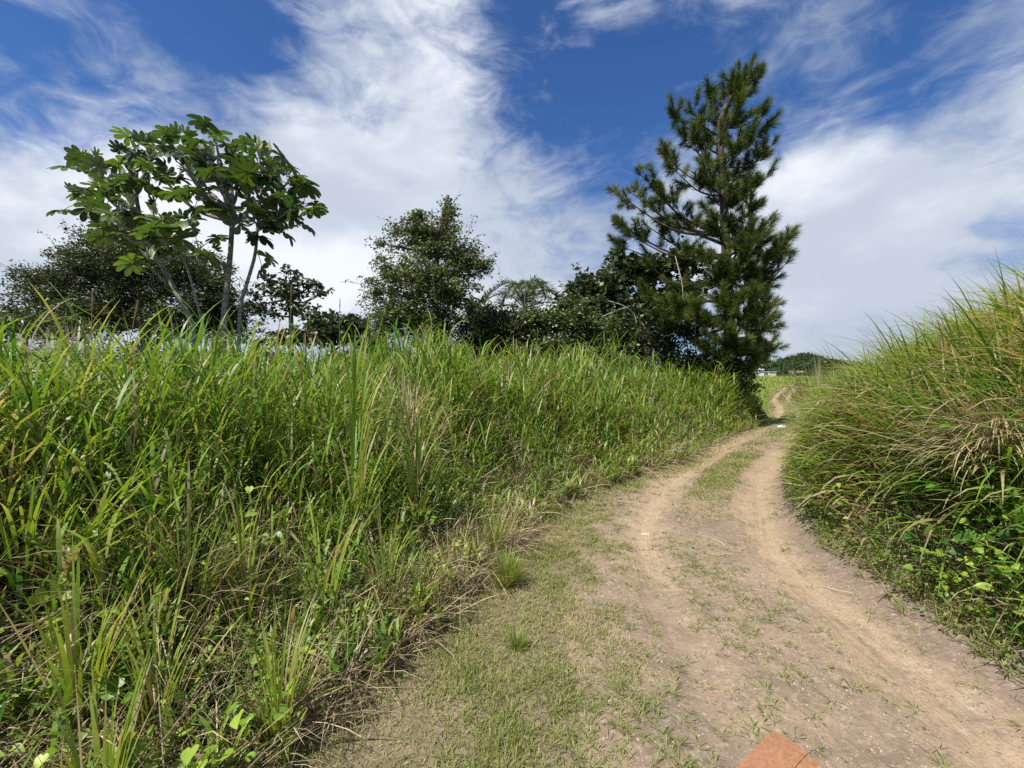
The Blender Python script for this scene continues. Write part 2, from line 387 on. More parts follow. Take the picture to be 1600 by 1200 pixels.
    b = g.new('ShaderNodeBump', ins={'Strength': 0.8, 'Distance': 0.022}); g.l.new(hgt, b.inputs['Height']); g.l.new(b.outputs[0], p.inputs['Normal'])
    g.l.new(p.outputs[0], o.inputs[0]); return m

def grid(xs, ys):
    X, Y = np.meshgrid(xs, ys); nx, ny = len(xs), len(ys)
    i = np.arange(ny - 1)[:, None] * nx + np.arange(nx - 1)[None]
    F = np.stack([i, i + 1, i + nx + 1, i + nx], 2).reshape(-1, 4)
    return X.ravel(), Y.ravel(), F
def dens_axis(lim, fine, grow, n0):
    a = [0.0]; st = fine
    while a[-1] < lim:
        a.append(a[-1] + st)
        if a[-1] > n0: st *= grow
    return np.array(a)
ap = dens_axis(3000, 0.10, 1.05, 12); an = dens_axis(3000, 0.12, 1.06, 10)
xs = np.concatenate([-an[::-1], ap[1:]]); ys = np.concatenate([-dens_axis(400, .3, 1.3, 4)[::-1], ap[1:]])
X, Y, F = grid(xs, ys)
Z = height(X, Y)
near_road = np.abs(sdist(CEN, X, Y)) < 1.18
Z = np.where(near_road & (np.hypot(X, Y) < 95), Z - 0.035, Z)       # the road bed lies in a shallow trough of the ground
eL = -sdist(LP, X, Y); eR = sdist(RP, X, Y)
farw = sst(np.hypot(X, Y), 13, 22)
vw = (1 - sst(eL, -.1, .35)) * (1 - sst(eR, 0, .3)) * (1 - farw)
acc = Acc(); acc.add(np.stack([X, Y, Z], 1), F, np.stack([farw, vw, vw * 0], 1))
tag(acc.build('ground', soil_material('soil', False)), kind='structure')

# the dirt road: a strip that follows the ground, its ruts and its ragged edges
cp = spline(np.array([(a, b, 0) for a, b in CEN]), 900)[:, :2]
seg = np.concatenate([[0], np.cumsum(np.linalg.norm(np.diff(cp, axis=0), axis=1))])
vv = [0.0]
while vv[-1] < seg[-1] - 3: vv.append(vv[-1] + max(0.05, 0.012 * max(0, vv[-1] - 6)))
vv = np.array(vv); cx = np.interp(vv, seg, cp[:, 0]); cy = np.interp(vv, seg, cp[:, 1])
tx, ty = np.gradient(cx), np.gradient(cy); tl = np.hypot(tx, ty); nx_, ny_ = ty / tl, -tx / tl
sv_ = np.linspace(-1, 1, 61)
wl = 1.22 + 0.16 * (vn(vv, vv * 0, 2.0, 4) - .5) + .10 * (vn(vv, vv * 0, 7.0, 5) - .5)
wr = 1.12 + 0.16 * (vn(vv, vv * 0, 2.0, 6) - .5) + .10 * (vn(vv, vv * 0, 7.0, 7) - .5)
Sg = np.where(sv_[None] < 0, sv_[None] * wl[:, None], sv_[None] * wr[:, None])
RX = cx[:, None] + nx_[:, None] * Sg; RY = cy[:, None] + ny_[:, None] * Sg
RZ = height(RX.ravel(), RY.ravel()).reshape(RX.shape) + 0.004 + 0.010 * (fbm(RX, RY, 9, 2) - .5)
RZ = RZ - 0.05 * sst(np.abs(sv_), .93, 1.0)[None]
nr, nc = RX.shape; i = np.arange(nr - 1)[:, None] * nc + np.arange(nc - 1)[None]
RF = np.stack([i, i + 1, i + nc + 1, i + nc], 2).reshape(-1, 4)
acc = Acc(); acc.add(np.stack([RX, RY, RZ], 2).reshape(-1, 3), RF, (0, 0, 0))
road = acc.build('dirt_road', soil_material('road_dirt', True)); tag(road, kind='structure')
uvl = road.data.uv_layers.new(name='UVMap')
UVv = np.stack([Sg, np.broadcast_to(vv[:, None], Sg.shape)], 2).reshape(-1, 2)
uvl.data.foreach_set('uv', UVv[RF.ravel()].astype(np.float32).ravel())

# far hills on the right of the valley and low ones all round the horizon
X, Y, F = grid(np.linspace(90, 520, 130), np.linspace(230, 560, 60))
ridge = np.exp(-((Y - 400) / 85) ** 2)
r = X / Y
prof = 13 * sst(r, .30, .48) * (1 - .6 * sst(r, .74, .95)) + 6 * np.exp(-((r - .685) / .05) ** 2) + 3 * np.exp(-((r - .57) / .03) ** 2)
Z = -3 + ridge * (prof * (0.85 + .3 * fbm(X, Y, .02))) + 2.0 * fbm(X, Y, .05)
def hillz(x, y):
    rr = x / y; p = 13 * sst(rr, .30, .48) * (1 - .6 * sst(rr, .74, .95)) + 6 * np.exp(-((rr - .685) / .05) ** 2) + 3 * np.exp(-((rr - .57) / .03) ** 2)
    return -3 + np.exp(-((y - 400) / 85) ** 2) * (p * (0.85 + .3 * fbm(x, y, .02))) + 2.0 * fbm(x, y, .05)
acc = Acc(); acc.add(np.stack([X, Y, Z], 1), F, (1, 0, 0))
tag(acc.build('far_hills', bpy.data.materials['soil']), kind='structure')

# ------------------------------------------------------------------ grass
G1, G2, G3 = (0.070, 0.175, 0.020), (0.185, 0.30, 0.034), (0.36, 0.40, 0.075)
ST1, ST2, RUST = (0.50, 0.41, 0.24), (0.30, 0.225, 0.13), (0.26, 0.12, 0.06)
def greens(n, dry=0.1, bias=0.5, sp=0.3):
    t = np.clip(rng.normal(bias, sp, n), 0, 1); c = np.where((t < .5)[:, None], lerpc(G1, G2, t * 2), lerpc(G2, G3, t * 2 - 1))
    d = rng.random(n) < dry; c[d] = lerpc(ST2, ST1, rng.random(d.sum())); return c * U(.8, 1.15, (n, 1))

def culms(acc, sacc, P, H, az, lean, nl, LL, LW, dry=.08, bias=.5, droop=1.1, stemw=.004, up=(.08, .5)):
    n = len(P)
    if n == 0: return
    t0 = np.clip(bias + rng.normal(0, .18, n), 0, 1)
    blades(sacc, P, az, H, np.full(n, stemw), np.full(n, 0.0), lean, lerpc(ST2, (0.20, .26, .06), rng.random(n)), nseg=4, prof='stem', basecol=np.array(RUST) * 1.2)
    for k in range(nl):
        t = (k + U(.1, .9, n)) / nl * .82 + .18
        pz = H * (t - lean ** 2 * t ** 3 / 6); px = H * lean * t * t / 2
        B = P + np.stack([np.cos(az) * px, np.sin(az) * px, pz], 1)
        la = az * 0 + U(0, 2 * math.pi, n)
        c = np.where((t0 < .5)[:, None], lerpc(G1, G2, t0 * 2), lerpc(G2, G3, t0 * 2 - 1)) * U(.8, 1.2, (n, 1))
        dd = rng.random(n) < dry + .35 * max(0, (.35 - k / nl)); c[dd] = lerpc(ST2, ST1, rng.random(dd.sum()))
        tip = c.copy(); q = rng.random(n) < .25; tip[q] = ST1
        blades(acc, B, la, LL * U(.6, 1.25, n), LW * U(.7, 1.3, n), U(up[0], up[1], n), U(.3, 1.7, n) * droop * .75, c, nseg=5, tipcol=tip)

def field(n, x0, x1, y0, y1, ok):
    p = np.column_stack([U(x0, x1, n), U(y0, y1, n)]); return p[ok(p[:, 0], p[:, 1])]
def in_view(x, y, m=1.45): return (np.abs(x) < y * m + 1.3)

tall, dry = Acc(), Acc()
CLR = lambda x, y: np.hypot(x, y) > 1.05
def left_ok(lo, hi):
    return lambda x, y: in_view(x, y) & CLR(x, y) & (-sdist(LP, x, y) > lo) & (-sdist(LP, x, y) < hi)
def gh(x, y):
    """how tall the left grass stands at a point"""
    e = -sdist(LP, x, y)
    a = 0.24 + 0.76 * sst(e / (0.55 + .45 * (1 - sst(y, 3, 5.5))), 0, 1.9); a = np.maximum(a, .95 * sst(y, 9.5, 11.5) * sst(e, 0, .5)); return a * (0.66 + .62 * fbm(x, y, .7, 11)) * (1 - .10 * sst(-x, 1.0, 2.5)) * (1 + .14 * sst(x, -1, 2.5) * (1 - sst(x, 5, 8)))
def left_band(nclump, x0, x1, y0, y1, lo, hi, per, wmul, nl, keep=1.0):
    c = field(nclump, x0, x1, y0, y1, left_ok(lo, hi))
    e = -sdist(LP, c[:, 0], c[:, 1]); c = c[rng.random(len(c)) < (.55 + .45 * sst(e, 0, 1.2))]
    k = rng.poisson(per, len(c)); idx = np.repeat(np.arange(len(c)), k); n = len(idx)
    off = rng.normal(0, .045, (n, 2)) * (1 + wmul * .25); p = c[idx] + off
    P = hz(p); az = np.arctan2(off[:, 1], off[:, 0]) + rng.normal(0, .5, n)
    hue = np.clip(.44 - .30 * sst(-sdist(LP, c[:, 0], c[:, 1]), 1.0, 2.6) * (1 - sst(c[:, 0], 1, 5)) + .7 * (fbm(c[:, 0], c[:, 1], .8, 21) - .5) + rng.normal(0, .22, len(c)), 0, 1)[idx]
    hs = gh(p[:, 0], p[:, 1]) * (U(.6, 1.28, len(c))[idx]) * U(.6, 1.12, n)
    m = [hue < .33, (hue >= .33) & (hue < .6), hue >= .6]
    for mm, b in zip(m, (.3, .5, .72)):
        culms(tall, dry, P[mm], hs[mm], az[mm], U(.1, .55, mm.sum()), nl, .46 * np.clip(hs[mm], .35, 1.1), .0170 * wmul, bias=b, stemw=.0032 * wmul, dry=.07 + .05 * (b > .6))
left_band(1250, -3.6, 2.5, .7, 4.2, -0.05, 3.2, 8, 1.0, 5)
left_band(1500, -8, 5, 3.6, 7.5, -0.05, 5.5, 7, 1.25, 5)
left_band(2000, -15, 9, 6.5, 14.5, 0.12, 7.0, 7, 1.7, 5)
left_band(3000, -24, 9, 12, 21, 2.0, 30.0, 7, 2.9, 4)
left_band(900, -14, -6, 5, 12, 4.0, 30.0, 7, 2.0, 4)

left_band(900, 5, 10, 10.5, 17, 0.1, 2.6, 9, 1.8, 5)

# thatch: old dry blades lying tangled between the tufts
def thatch(acc, n, x0, x1, y0, y1, ok, hfun, L=(.15, .5), W=.004, layer=.65, c1=ST1, c2=ST2):
    p = field(n, x0, x1, y0, y1, ok); P = hz(p); m = len(P); P[:, 2] += hfun(p[:, 0], p[:, 1]) * U(0, layer, m) ** 1.4
    blades(acc, P, U(0, 6.28, m), U(L[0], L[1], m), W * U(.6, 1.5, m), U(.5, 1.7, m), U(-.2, 1.3, m), lerpc(c2, c1, rng.random(m) ** 1.15) * U(.45, 1.3, (m, 1)), nseg=3, twist=.9)
thatch(dry, 66000, -3.6, 2.5, .6, 4.2, left_ok(-.12, 3), gh)
thatch(dry, 42000, -8, 5, 3.4, 8, left_ok(-.08, 5), gh, W=.006)
thatch(dry, 26000, -8, 9, 7, 14, left_ok(-.05, 2.5), gh, W=.009)
# lower green blades that fill between the tufts
def fill(acc, n, x0, x1, y0, y1, ok, hfun, L=(.2, .6), W=.007, b=.5, droop=1.6, dryf=.1):
    p = field(n, x0, x1, y0, y1, ok); P = hz(p); m = len(P); h = hfun(p[:, 0], p[:, 1])
    P[:, 2] += h * U(0, .5, m)
    c = greens(m, dryf, b); t = c.copy(); q = rng.random(m) < .3; t[q] = ST1
    blades(acc, P, U(0, 6.28, m), U(L[0], L[1], m) * np.clip(h, .3, 1.2), W * U(.6, 1.4, m), U(.05, .6, m), U(.3, droop, m), c, nseg=4, tipcol=t)
fill(tall, 16000, -3.6, 2.5, .6, 4.2, left_ok(-.1, 3), gh, W=.0085, L=(.15, .55), dryf=.22)
fill(tall, 26000, -8, 5, 3.4, 8, left_ok(-.05, 5), gh, L=(.25, .7), W=.012)
fill(tall, 60000, -14, 9, 7, 14.5, left_ok(-.05, 6), gh, L=(.3, .8), W=.014)
for n, x0, x1, y0, y1, w_ in ((1500, -3.6, 2.5, .7, 4.2, .0045), (2600, -8, 5, 3.6, 8, .006), (1800, -12, 9, 7, 14, .010)):   # upright dead stems
    p = field(n, x0, x1, y0, y1, left_ok(.15, 6)); P = hz(p); m = len(P); h = gh(p[:, 0], p[:, 1])
    blades(dry, P, U(0, 6.28, m), h * U(.7, 1.25, m), w_ * U(.7, 1.4, m), U(0, .25, m), U(0, .6, m), lerpc(ST2, ST1, rng.random(m)), nseg=4, prof='stem', basecol=np.array(RUST) * 1.3)
tag(tall.build('tall_grass', M_grass), 'thick bank of tall green grass rising along the left side of the dirt road', 'grass', kind='stuff')
tag(dry.build('dry_thatch', M_dry), 'tangle of dry straw stems and dead blades low inside the left grass bank', 'straw', kind='stuff')

# right bank: grass combed down the slope towards the road
rb, rd = Acc(), Acc()
def right_ok(lo, hi): return lambda x, y: in_view(x, y, 1.35) & CLR(x, y) & (sdist(RP, x, y) > lo) & (sdist(RP, x, y) < hi)
def rh(x, y):
    e = sdist(RP, x, y); return (0.20 + .52 * sst(e, 0.1, .9)) * (.7 + .6 * fbm(x, y, .8, 31))
def right_band(n, x0, x1, y0, y1, lo, hi, W, b=.34, L=(.5, 1.05), nseg=6):
    ok0 = right_ok(lo, hi); ok = lambda x, y: ok0(x, y) & ~((y < 3.7) & (sdist(RP, x, y) < .75) & (rng.random(np.shape(x)) < .62)); c0 = field(n // 13, x0, x1, y0, y1, ok); k = rng.poisson(13 * U(.3, 1.7, len(c0))); idx = np.repeat(np.arange(len(c0)), k)
    off = rng.normal(0, .06 + W * 1.5, (len(idx), 2)); p = c0[idx] + off; g_ = ok(p[:, 0], p[:, 1]); p = p[g_]; idx = idx[g_]; off = off[g_]
    P = hz(p); m = len(P); cs = U(.75, 1.18, len(c0))[idx]; h = rh(p[:, 0], p[:, 1]) * cs; N = ground_normal(p[:, 0], p[:, 1])
    P[:, 2] += h * U(0, .45, m)
    down = np.arctan2(N[:, 1], N[:, 0]); az = down + rng.normal(0, .75, len(c0))[idx] + rng.normal(0, .8, m) - .2
    e = sdist(RP, p[:, 0], p[:, 1]); yel = sst(e, 1.2, 3.4) * .30 + .7 * (fbm(p[:, 0], p[:, 1], .7, 41) - .5)
    bb = np.clip(b + yel + rng.normal(0, .15, len(c0))[idx] + rng.normal(0, .10, m), 0, 1); c = np.where((bb < .5)[:, None], lerpc(G1, G2, bb * 2), lerpc(G2, G3, bb * 2 - 1)) * U(.8, 1.2, (m, 1))
    dpatch = sst(fbm(p[:, 0], p[:, 1], 1.1, 51), .55, .68); dd = rng.random(m) < .06 + .10 * sst(e, 1.4, 3) + .6 * dpatch + .3 * (rng.random(len(c0)) < .08)[idx]; c[dd] = lerpc(ST2, ST1, rng.random(dd.sum()))
    t = c.copy(); q = rng.random(m) < .3; t[q] = ST1
    blades(rb, P, az, U(L[0], L[1], m) * np.clip(h * 1.6, .3, 1.3), W * U(.6, 1.4, m), np.abs(rng.normal(.30, .35, m)), U(.4, 2.3, m), c, nseg=nseg, tipcol=t)
right_band(27000, 2.2, 7.5, .8, 4.5, .22, 4.5, .0165)
right_band(44000, 2.6, 13, 4, 9, .18, 6, .0195)
right_band(50000, 5, 20, 8.5, 17, .15, 7, .021)
right_band(36000, 9, 34, 15, 36, .5, 9, .032, b=.55)
def rok(lo, hi): return right_ok(lo, hi)
thatch(rd, 30000, 2.2, 7.5, .8, 4.5, rok(.3, 4), rh, W=.0045)
thatch(rd, 40000, 2.6, 13, 4, 9, rok(.3, 6), rh, W=.007)
thatch(rd, 14000, 5, 20, 8.5, 17, rok(.5, 6), rh, W=.012)
tag(rb.build('bank_grass', M_grass), 'long green grass combed down the high bank on the right of the dirt road', 'grass', kind='stuff')
tag(rd.build('bank_straw', M_dry), 'brown dead straw caught in the grass of the right bank', 'straw', kind='stuff')

# short lawn on the left verge, the green strip between the ruts, and loose tufts on the track
sh = Acc()
SG1, SG2, SG3 = (0.15, 0.20, 0.045), (0.2666, 0.2795, 0.0903), (0.43, 0.3698, 0.1978)
def short(n, x0, x1, y0, y1, pf, L, W):
    p = np.column_stack([U(x0, x1, n), U(y0, y1, n)]); p = p[in_view(p[:, 0], p[:, 1], 1.3) & (rng.random(len(p)) < pf(p[:, 0], p[:, 1]))]
    P = hz(p); m = len(P); P[:, 2] += .002
    t = np.clip(fbm(p[:, 0], p[:, 1], 2.2, 61) * 1.6 - .2 + rng.normal(0, .26, m), 0, 1)
    c = np.where((t < .5)[:, None], lerpc(SG1, SG2, t * 2), lerpc(SG2, SG3, t * 2 - 1)) * U(.8, 1.15, (m, 1))
    blades(sh, P, U(0, 6.28, m), U(L[0], L[1], m), W * U(.6, 1.4, m), U(.2, 1.2, m), U(.1, .9, m), c, nseg=2, twist=1.0)
def verge_p(x, y):
    s = sdist(CEN, x, y); eL = -sdist(LP, x, y); eR = sdist(RP, x, y); n = fbm(x, y, 3.0, 71)
    a = sst(-s, .90, 1.5) * np.clip(.04 + 2.9 * (n - .40), 0, 1); a = np.maximum(a, np.maximum(.42 * sst(eL, -.45, -.1), .16 * sst(-s, 1.0, 1.5))) * (eL < .5)
    a = np.where((-s > .55) & (eL < .4), np.maximum(a, np.clip((n - .52) * 3, 0, .6) * sst(-s, .6, 1.0)), a)
    r = sst(s, .96, 1.16) * (eR < .4) * np.clip(.2 + 2 * (n - .3), 0, 1)
    mid = (1 - sst(np.abs(s), .16, .32)) * sst(y, 4.2, 6.8) * np.clip(.25 + 2.2 * (n - .35), 0, 1)
    far = sst(y, 17, 23) * (np.abs(s) < 1.1) * (np.abs(np.abs(s) - .54) > .26) * .6
    return np.clip(a + r + mid + far, 0, 1)
short(420000, -1.6, 1.6, .9, 4.6, verge_p, (.014, .050), .0034)
short(300000, -.6, 5, 4.4, 8.5, verge_p, (.02, .07), .0055)
short(120000, 1.5, 12, 8, 15, verge_p, (.03, .08), .010)
short(200000, 8, 34, 14, 44, verge_p, (.05, .14), .03)
short(90000, 24, 44, 40, 64, verge_p, (.10, .22), .06)
short(120000, 1.6, 5, .9, 8, lambda x, y: sst(sdist(CEN, x, y), .90, 1.12) * (sdist(RP, x, y) < .5) * np.clip(.2 + 2.2 * (fbm(x, y, 3.0, 71) - .33), 0, 1), (.03, .09), .0045)
# sprawling crabgrass tufts
def tufts(n, x0, x1, y0, y1, pf, nb, L, W):
    p = np.column_stack([U(x0, x1, n), U(y0, y1, n)]); p = p[(rng.random(len(p)) < pf(p[:, 0], p[:, 1]))]
    sz = U(.45, 1.3, len(p)); k = rng.poisson(nb * sz) + 3; idx = np.repeat(np.arange(len(p)), k); m = len(idx)
    a = U(0, 6.28, m); q = p[idx] + np.stack([np.cos(a), np.sin(a)], 1) * (U(0, .022, m) * sz[idx])[:, None]
    P = hz(q); P[:, 2] += .003; hue = np.clip(U(0, 1, len(p))[idx] * .75 + rng.normal(0, .12, m), 0, 1)
    c = np.where((hue < .5)[:, None], lerpc(SG1, SG2, hue * 2), lerpc(SG2, SG3, hue * 2 - 1))
    blades(sh, P, a + rng.normal(0, .3, m), U(L[0], L[1], m) * sz[idx], W * U(.7, 1.3, m), U(.5, 1.35, m), U(-.1, .6, m), c, nseg=3, twist=.4)
def track_p(x, y):
    s = sdist(CEN, x, y); n = fbm(x, y, 1.3, 81)
    rut = np.maximum(np.exp(-((s - .54) / .26) ** 2), .8 * np.exp(-((s + .54) / .16) ** 2))
    return np.clip((1 - .93 * rut) * (.25 + 1.3 * (n - .3)), 0, 1) * (s < 1.1) * (-sdist(LP, x, y) < 0) * np.clip(.35 + .65 * sst(-s, -.3, .9), 0, 1)
tufts(6500, -.3, 2.9, 1.0, 4.0, track_p, 9, (.022, .06), .0034)
tufts(3400, .3, 4.8, 3.8, 7.5, track_p, 8, (.03, .07), .005)
tufts(800, 2, 9, 7, 13, track_p, 8, (.04, .09), .009)
tufts(900, 1.9, 2.9, 1.1, 4.0, lambda x, y: sst(sdist(CEN, x, y), .92, 1.06) * (sdist(RP, x, y) < .28), 14, (.05, .13), .0055)
tufts(900, 2.4, 5, 3.8, 7.5, lambda x, y: sst(sdist(CEN, x, y), .92, 1.06) * (sdist(RP, x, y) < .28), 12, (.06, .14), .008)
tag(sh.build('short_grass', M_short), 'short yellowish green grass and crabgrass on the verges and between the ruts', 'grass', kind='stuff')

# bits of dead stalk and leaf lying on the track
lt = Acc()
for n, x0, x1, y0, y1, w_, l_ in ((2600, -.4, 2.7, 1.2, 4.0, .0022, (.012, .05)), (1500, .2, 5, 3.8, 7.5, .004, (.02, .07)), (700, 2, 9, 7, 13, .008, (.04, .1))):
    p = np.column_stack([U(x0, x1, n), U(y0, y1, n)]); s_ = sdist(CEN, p[:, 0], p[:, 1]); p = p[(s_ < 1.2) & (rng.random(n) < .35 + .65 * (np.abs(np.abs(s_) - .54) > .2))]; P = hz(p); P[:, 2] += .004; m = len(P)
    blades(lt, P, U(0, 6.28, m), U(l_[0], l_[1], m), w_, U(1.45, 1.56, m), U(-.1, .1, m), lerpc((.09, .065, .04), (.50, .42, .28), rng.random(m) ** 1.3), nseg=2, twist=.3)
tag(lt.build('plant_litter', M_dry), 'scattered bits of dead stalk and dry leaf on the dirt road', 'litter', kind='stuff')

# gravel and crumbs of soil on the track
def ico(k=0):
    v = rng.normal(0, 1, (8, 3)); v = np.array([[x, y, z] for x in (-1, 1) for y in (-1, 1) for z in (-1, 1)], float) * U(.45, .95, (8, 3))
    f = np.array([[0, 1, 3, 2], [4, 6, 7, 5], [0, 4, 5, 1], [2, 3, 7, 6], [0, 2, 6, 4], [1, 5, 7, 3]]); return v, f
gr = Acc()
for k in range(6):
    for (n, x0, x1, y0, y1, s0, s1) in ((5200, -.2, 2.6, 1.2, 3.5, .0014, .0062), (2200, .5, 4.5, 3.3, 7.5, .0025, .009), (250, 2, 9, 7, 13, .006, .014)):
        p = np.column_stack([U(x0, x1, n), U(y0, y1, n)]); s = sdist(CEN, p[:, 0], p[:, 1])
        rut = np.exp(-((np.abs(s) - .54) / .2) ** 2); p = p[(np.abs(s) < 1.15) & (rng.random(n) > .8 * rut)]
        P = hz(p); m = len(P); P[:, 2] += .003; v, f = ico()
        fw = rng.normal(0, 1, (m, 3)); sz = s0 + (s1 - s0) * rng.random(m) ** 3.5
        stamp(gr, v * [1, 1.3, .7], f, P, frames(fw), sz, lerpc((.16, .125, .095), (.43, .365, .285), rng.random(m) ** 1.4))
M_stone = leafmat('gravel_stone', rough=.85, transl=0.0, spec=.2, scale=90)
tag(gr.build('gravel', M_stone, smooth=False), 'small pale pebbles and crumbs of soil scattered on the dirt road', 'gravel', kind='stuff')

# meadow in the dip beyond the bend
md = Acc()
def mok(x, y):
    s = sdist(CEN, x, y); return (np.abs(s) > 1.3) & (x / y > .38) & (x / y < 1.2)
def meadow(n, y0, y1, L, W, hmul=1.0):
    y = y0 + (y1 - y0) * rng.random(n) ** .8; x = y * U(.42, 1.0, n); k = mok(x, y); x, y = x[k], y[k]
    m = len(x); P = hz(np.column_stack([x, y])); b = np.clip(.62 + .9 * (fbm(x, y, .35, 91) - .5) + rng.normal(0, .15, m), 0, 1)
    c = np.where((b < .5)[:, None], lerpc(G1, G2, b * 2), lerpc(G2, G3, b * 2 - 1)) * U(.85, 1.2, (m, 1)); dd = rng.random(m) < .12; c[dd] = ST1
    edge = sst(np.abs(sdist(CEN, x, y)), 1.3, 3.0)
    blades(md, P, U(0, 6.28, m), U(L[0], L[1], m) * (.5 + .9 * fbm(x, y, .5, 92)) * (.4 + .6 * edge) * hmul, W * U(.6, 1.4, m), U(0, .5, m), U(.2, 1.4, m), c, nseg=3)
meadow(26000, 16, 34, (.45, 1.3), .022); meadow(26000, 32, 70, (.6, 1.6), .05); meadow(12000, 68, 150, (.7, 1.8), .11)
tag(md.build('meadow', M_grass), 'yellow green meadow of rough grass beyond the bend of the dirt road', 'meadow', kind='stuff')

# ------------------------------------------------------------------ trees
TG1, TG2, TG3 = (0.032, 0.058, 0.014), (0.085, 0.125, 0.030), (0.20, 0.24, 0.075)
def tgreens(n, b=.45, sp=.25, ramp=(TG1, TG2, TG3)):
    t = np.clip(rng.normal(b, sp, n), 0, 1)
    return np.where((t < .5)[:, None], lerpc(ramp[0], ramp[1], t * 2), lerpc(ramp[1], ramp[2], t * 2 - 1))
LEAF_V = np.array([[0, 0, 0], [-.30, .40, .10], [0, .5, 0], [0, 1.0, -.04], [.30, .40, .10], [0, .02, 0]], float)
LEAF_F = np.array([[0, 2, 3, 1], [0, 4, 3, 2]])
def leaves(acc, P, size, col, up=.6, asp=1.0, spread=1.0, dirs=None):
    n = len(P); f = rng.normal(0, 1, (n, 3)) * [1, 1, .55] if dirs is None else dirs + rng.normal(0, spread, (n, 3))
    f[:, 2] -= .15
    u = rng.normal(0, 1, (n, 3)); u[:, 2] = np.abs(u[:, 2]) * up + up
    stamp(acc, LEAF_V * [asp, 1, 1], LEAF_F, P, frames(f, u), size * U(.6, 1.3, n), col)
def inball(n, pw=.5):
    v = rng.normal(0, 1, (n, 3)); v /= np.linalg.norm(v, axis=1, keepdims=True); return v * (rng.random(n) ** pw)[:, None]

def leafy_tree(name, label, cat, basept, trunk, lobes, nclu, nleaf, lsize, crad=.25, group=None, ramp=(TG1, TG2, TG3), bright=.45,
               tr=.12, bark=None, leafm=None, twig=.012, asp=1.0, vines=0, sprigs=0, showtwig=1.0, shell=.55):
    """trunk: points; lobes: (centre, (rx, ry, rz)); every cluster hangs on a twig that reaches back to its lobe"""
    t = empty(name, basept, label, cat, group)
    wood, crown = Acc(), Acc(); tp = spline([basept - np.array([0, 0, .15])] + list(trunk), 14); bc = (.2, .17, .14)
    tube(wood, tp, np.linspace(tr, tr * .35, 14), bc, 8, .06)
    V = np.array([4 / 3 * r[0] * r[1] * r[2] for _, r in lobes]) ** .75; V /= V.sum()
    for (c, r), v in zip(lobes, V):
        c = np.asarray(c, float); r = np.asarray(r, float)
        st = tp[np.argmin(np.linalg.norm(tp - (c - [0, 0, r[2] * .8]), axis=1))]
        limb = spline([st, (st + c) / 2 + rng.normal(0, .12, 3) - [0, 0, .1 * r[2]], c], 8)
        tube(wood, limb, np.linspace(tr * .45, tr * .12, 8), bc, 6, .05)
        k = max(4, int(nclu * v)); q = inball(k, shell); cc = c + q * r
        cc += (q * (rng.random((k, 1)) ** 4) * .35) * r
        for j in range(k):
            if rng.random() < showtwig:
                s0 = limb[rng.integers(3, 8)]; tube(wood, curve(s0, cc[j], 5, .06 * np.linalg.norm(cc[j] - s0), .03), np.linspace(twig, twig * .3, 5), bc, 4)
        nl = rng.poisson(nleaf, k) + 2; idx = np.repeat(np.arange(k), nl); n = len(idx)
        lp = cc[idx] + inball(n, .6) * crad * [1.15, 1.15, .75] * U(.6, 1.4, (k, 1))[idx]
        cb = np.clip(bright + rng.normal(0, .16, k), 0, 1)[idx]
        tt = np.clip(cb + rng.normal(0, .14, n), 0, 1); col = np.where((tt < .5)[:, None], lerpc(ramp[0], ramp[1], tt * 2), lerpc(ramp[1], ramp[2], tt * 2 - 1))
        leaves(crown, lp, lsize, col, asp=asp)
        for _ in range(int(sprigs * v + rng.random())):          # shoots that stick out of the crown
            a = rng.normal(0, 1, 3); a[2] = abs(a[2]) * .9 + .2; a /= np.linalg.norm(a); s0 = c + a * r * .85; L = U(.35, .85)
            pts = curve(s0, s0 + a * L + [0, 0, .1], 6, .05, .02); tube(wood, pts, np.linspace(.008, .003, 6), bc, 4)
            m = 14; lp = pts[rng.integers(1, 6, m)] + rng.normal(0, .04, (m, 3)); leaves(crown, lp, lsize * .9, tgreens(m, bright + .1, .2, ramp), asp=asp)
        for _ in range(int(vines * v + rng.random())):           # hanging strands of creeper
            a = U(0, 6.28); s0 = c + np.array([math.cos(a) * r[0] * U(.7, 1.05), math.sin(a) * r[1], r[2] * U(-.3, .6)]); L = U(.5, 1.5)
            pts = curve(s0, s0 + [math.cos(a) * .25, math.sin(a) * .25, -L], 9, .12, .04); tube(wood, pts, .004, bc, 4)
            m = int(30 * L); lp = pts[rng.integers(0, 9, m)] + rng.normal(0, .06, (m, 3)); leaves(crown, lp, lsize, tgreens(m, bright + .05, .25, ramp), asp=asp)
    wood.build('trunk', bark or M_bark, t); crown.build('crown', leafm or M_treeleaf, t); return t

def lobes_px(lst, d, depth=.9):
    o = []
    for px, py, rx, ry, *dd in lst:
        D = d + (dd[0] if dd else 0); k = D / FPX; o.append((at(px, py, D), (rx * k, max(rx, ry) * k * depth, ry * k)))
    return o
def gpt(px, d):
    x = (px - 800) / FPX * d; return np.array([x, d, float(height(x, d))])

# the big dark tree behind the cecropias, far left
D = 15.0
leafy_tree('spreading_tree', 'wide dark spreading tree with small leaves behind the big leaved trees at far left', 'tree', gpt(235, D),
           [at(225, 500, D), at(215, 440, D), at(210, 400, D)],
           lobes_px([(215, 410, 75, 48), (145, 425, 60, 38), (85, 465, 55, 38), (30, 500, 35, 28), (285, 430, 70, 52), (340, 465, 50, 42), (170, 368, 36, 30), (235, 372, 40, 28),
                     (190, 480, 70, 40), (120, 500, 60, 30), (300, 500, 70, 36), (60, 435, 30, 22), (370, 500, 40, 30, .5), (250, 380, 40, 25), (115, 400, 28, 20)], D),
           1700, 46, .10, crad=.30, ramp=((.022, .036, .011), (.058, .082, .022), (.15, .17, .06)), bright=.45, tr=.2, sprigs=26, asp=.9)
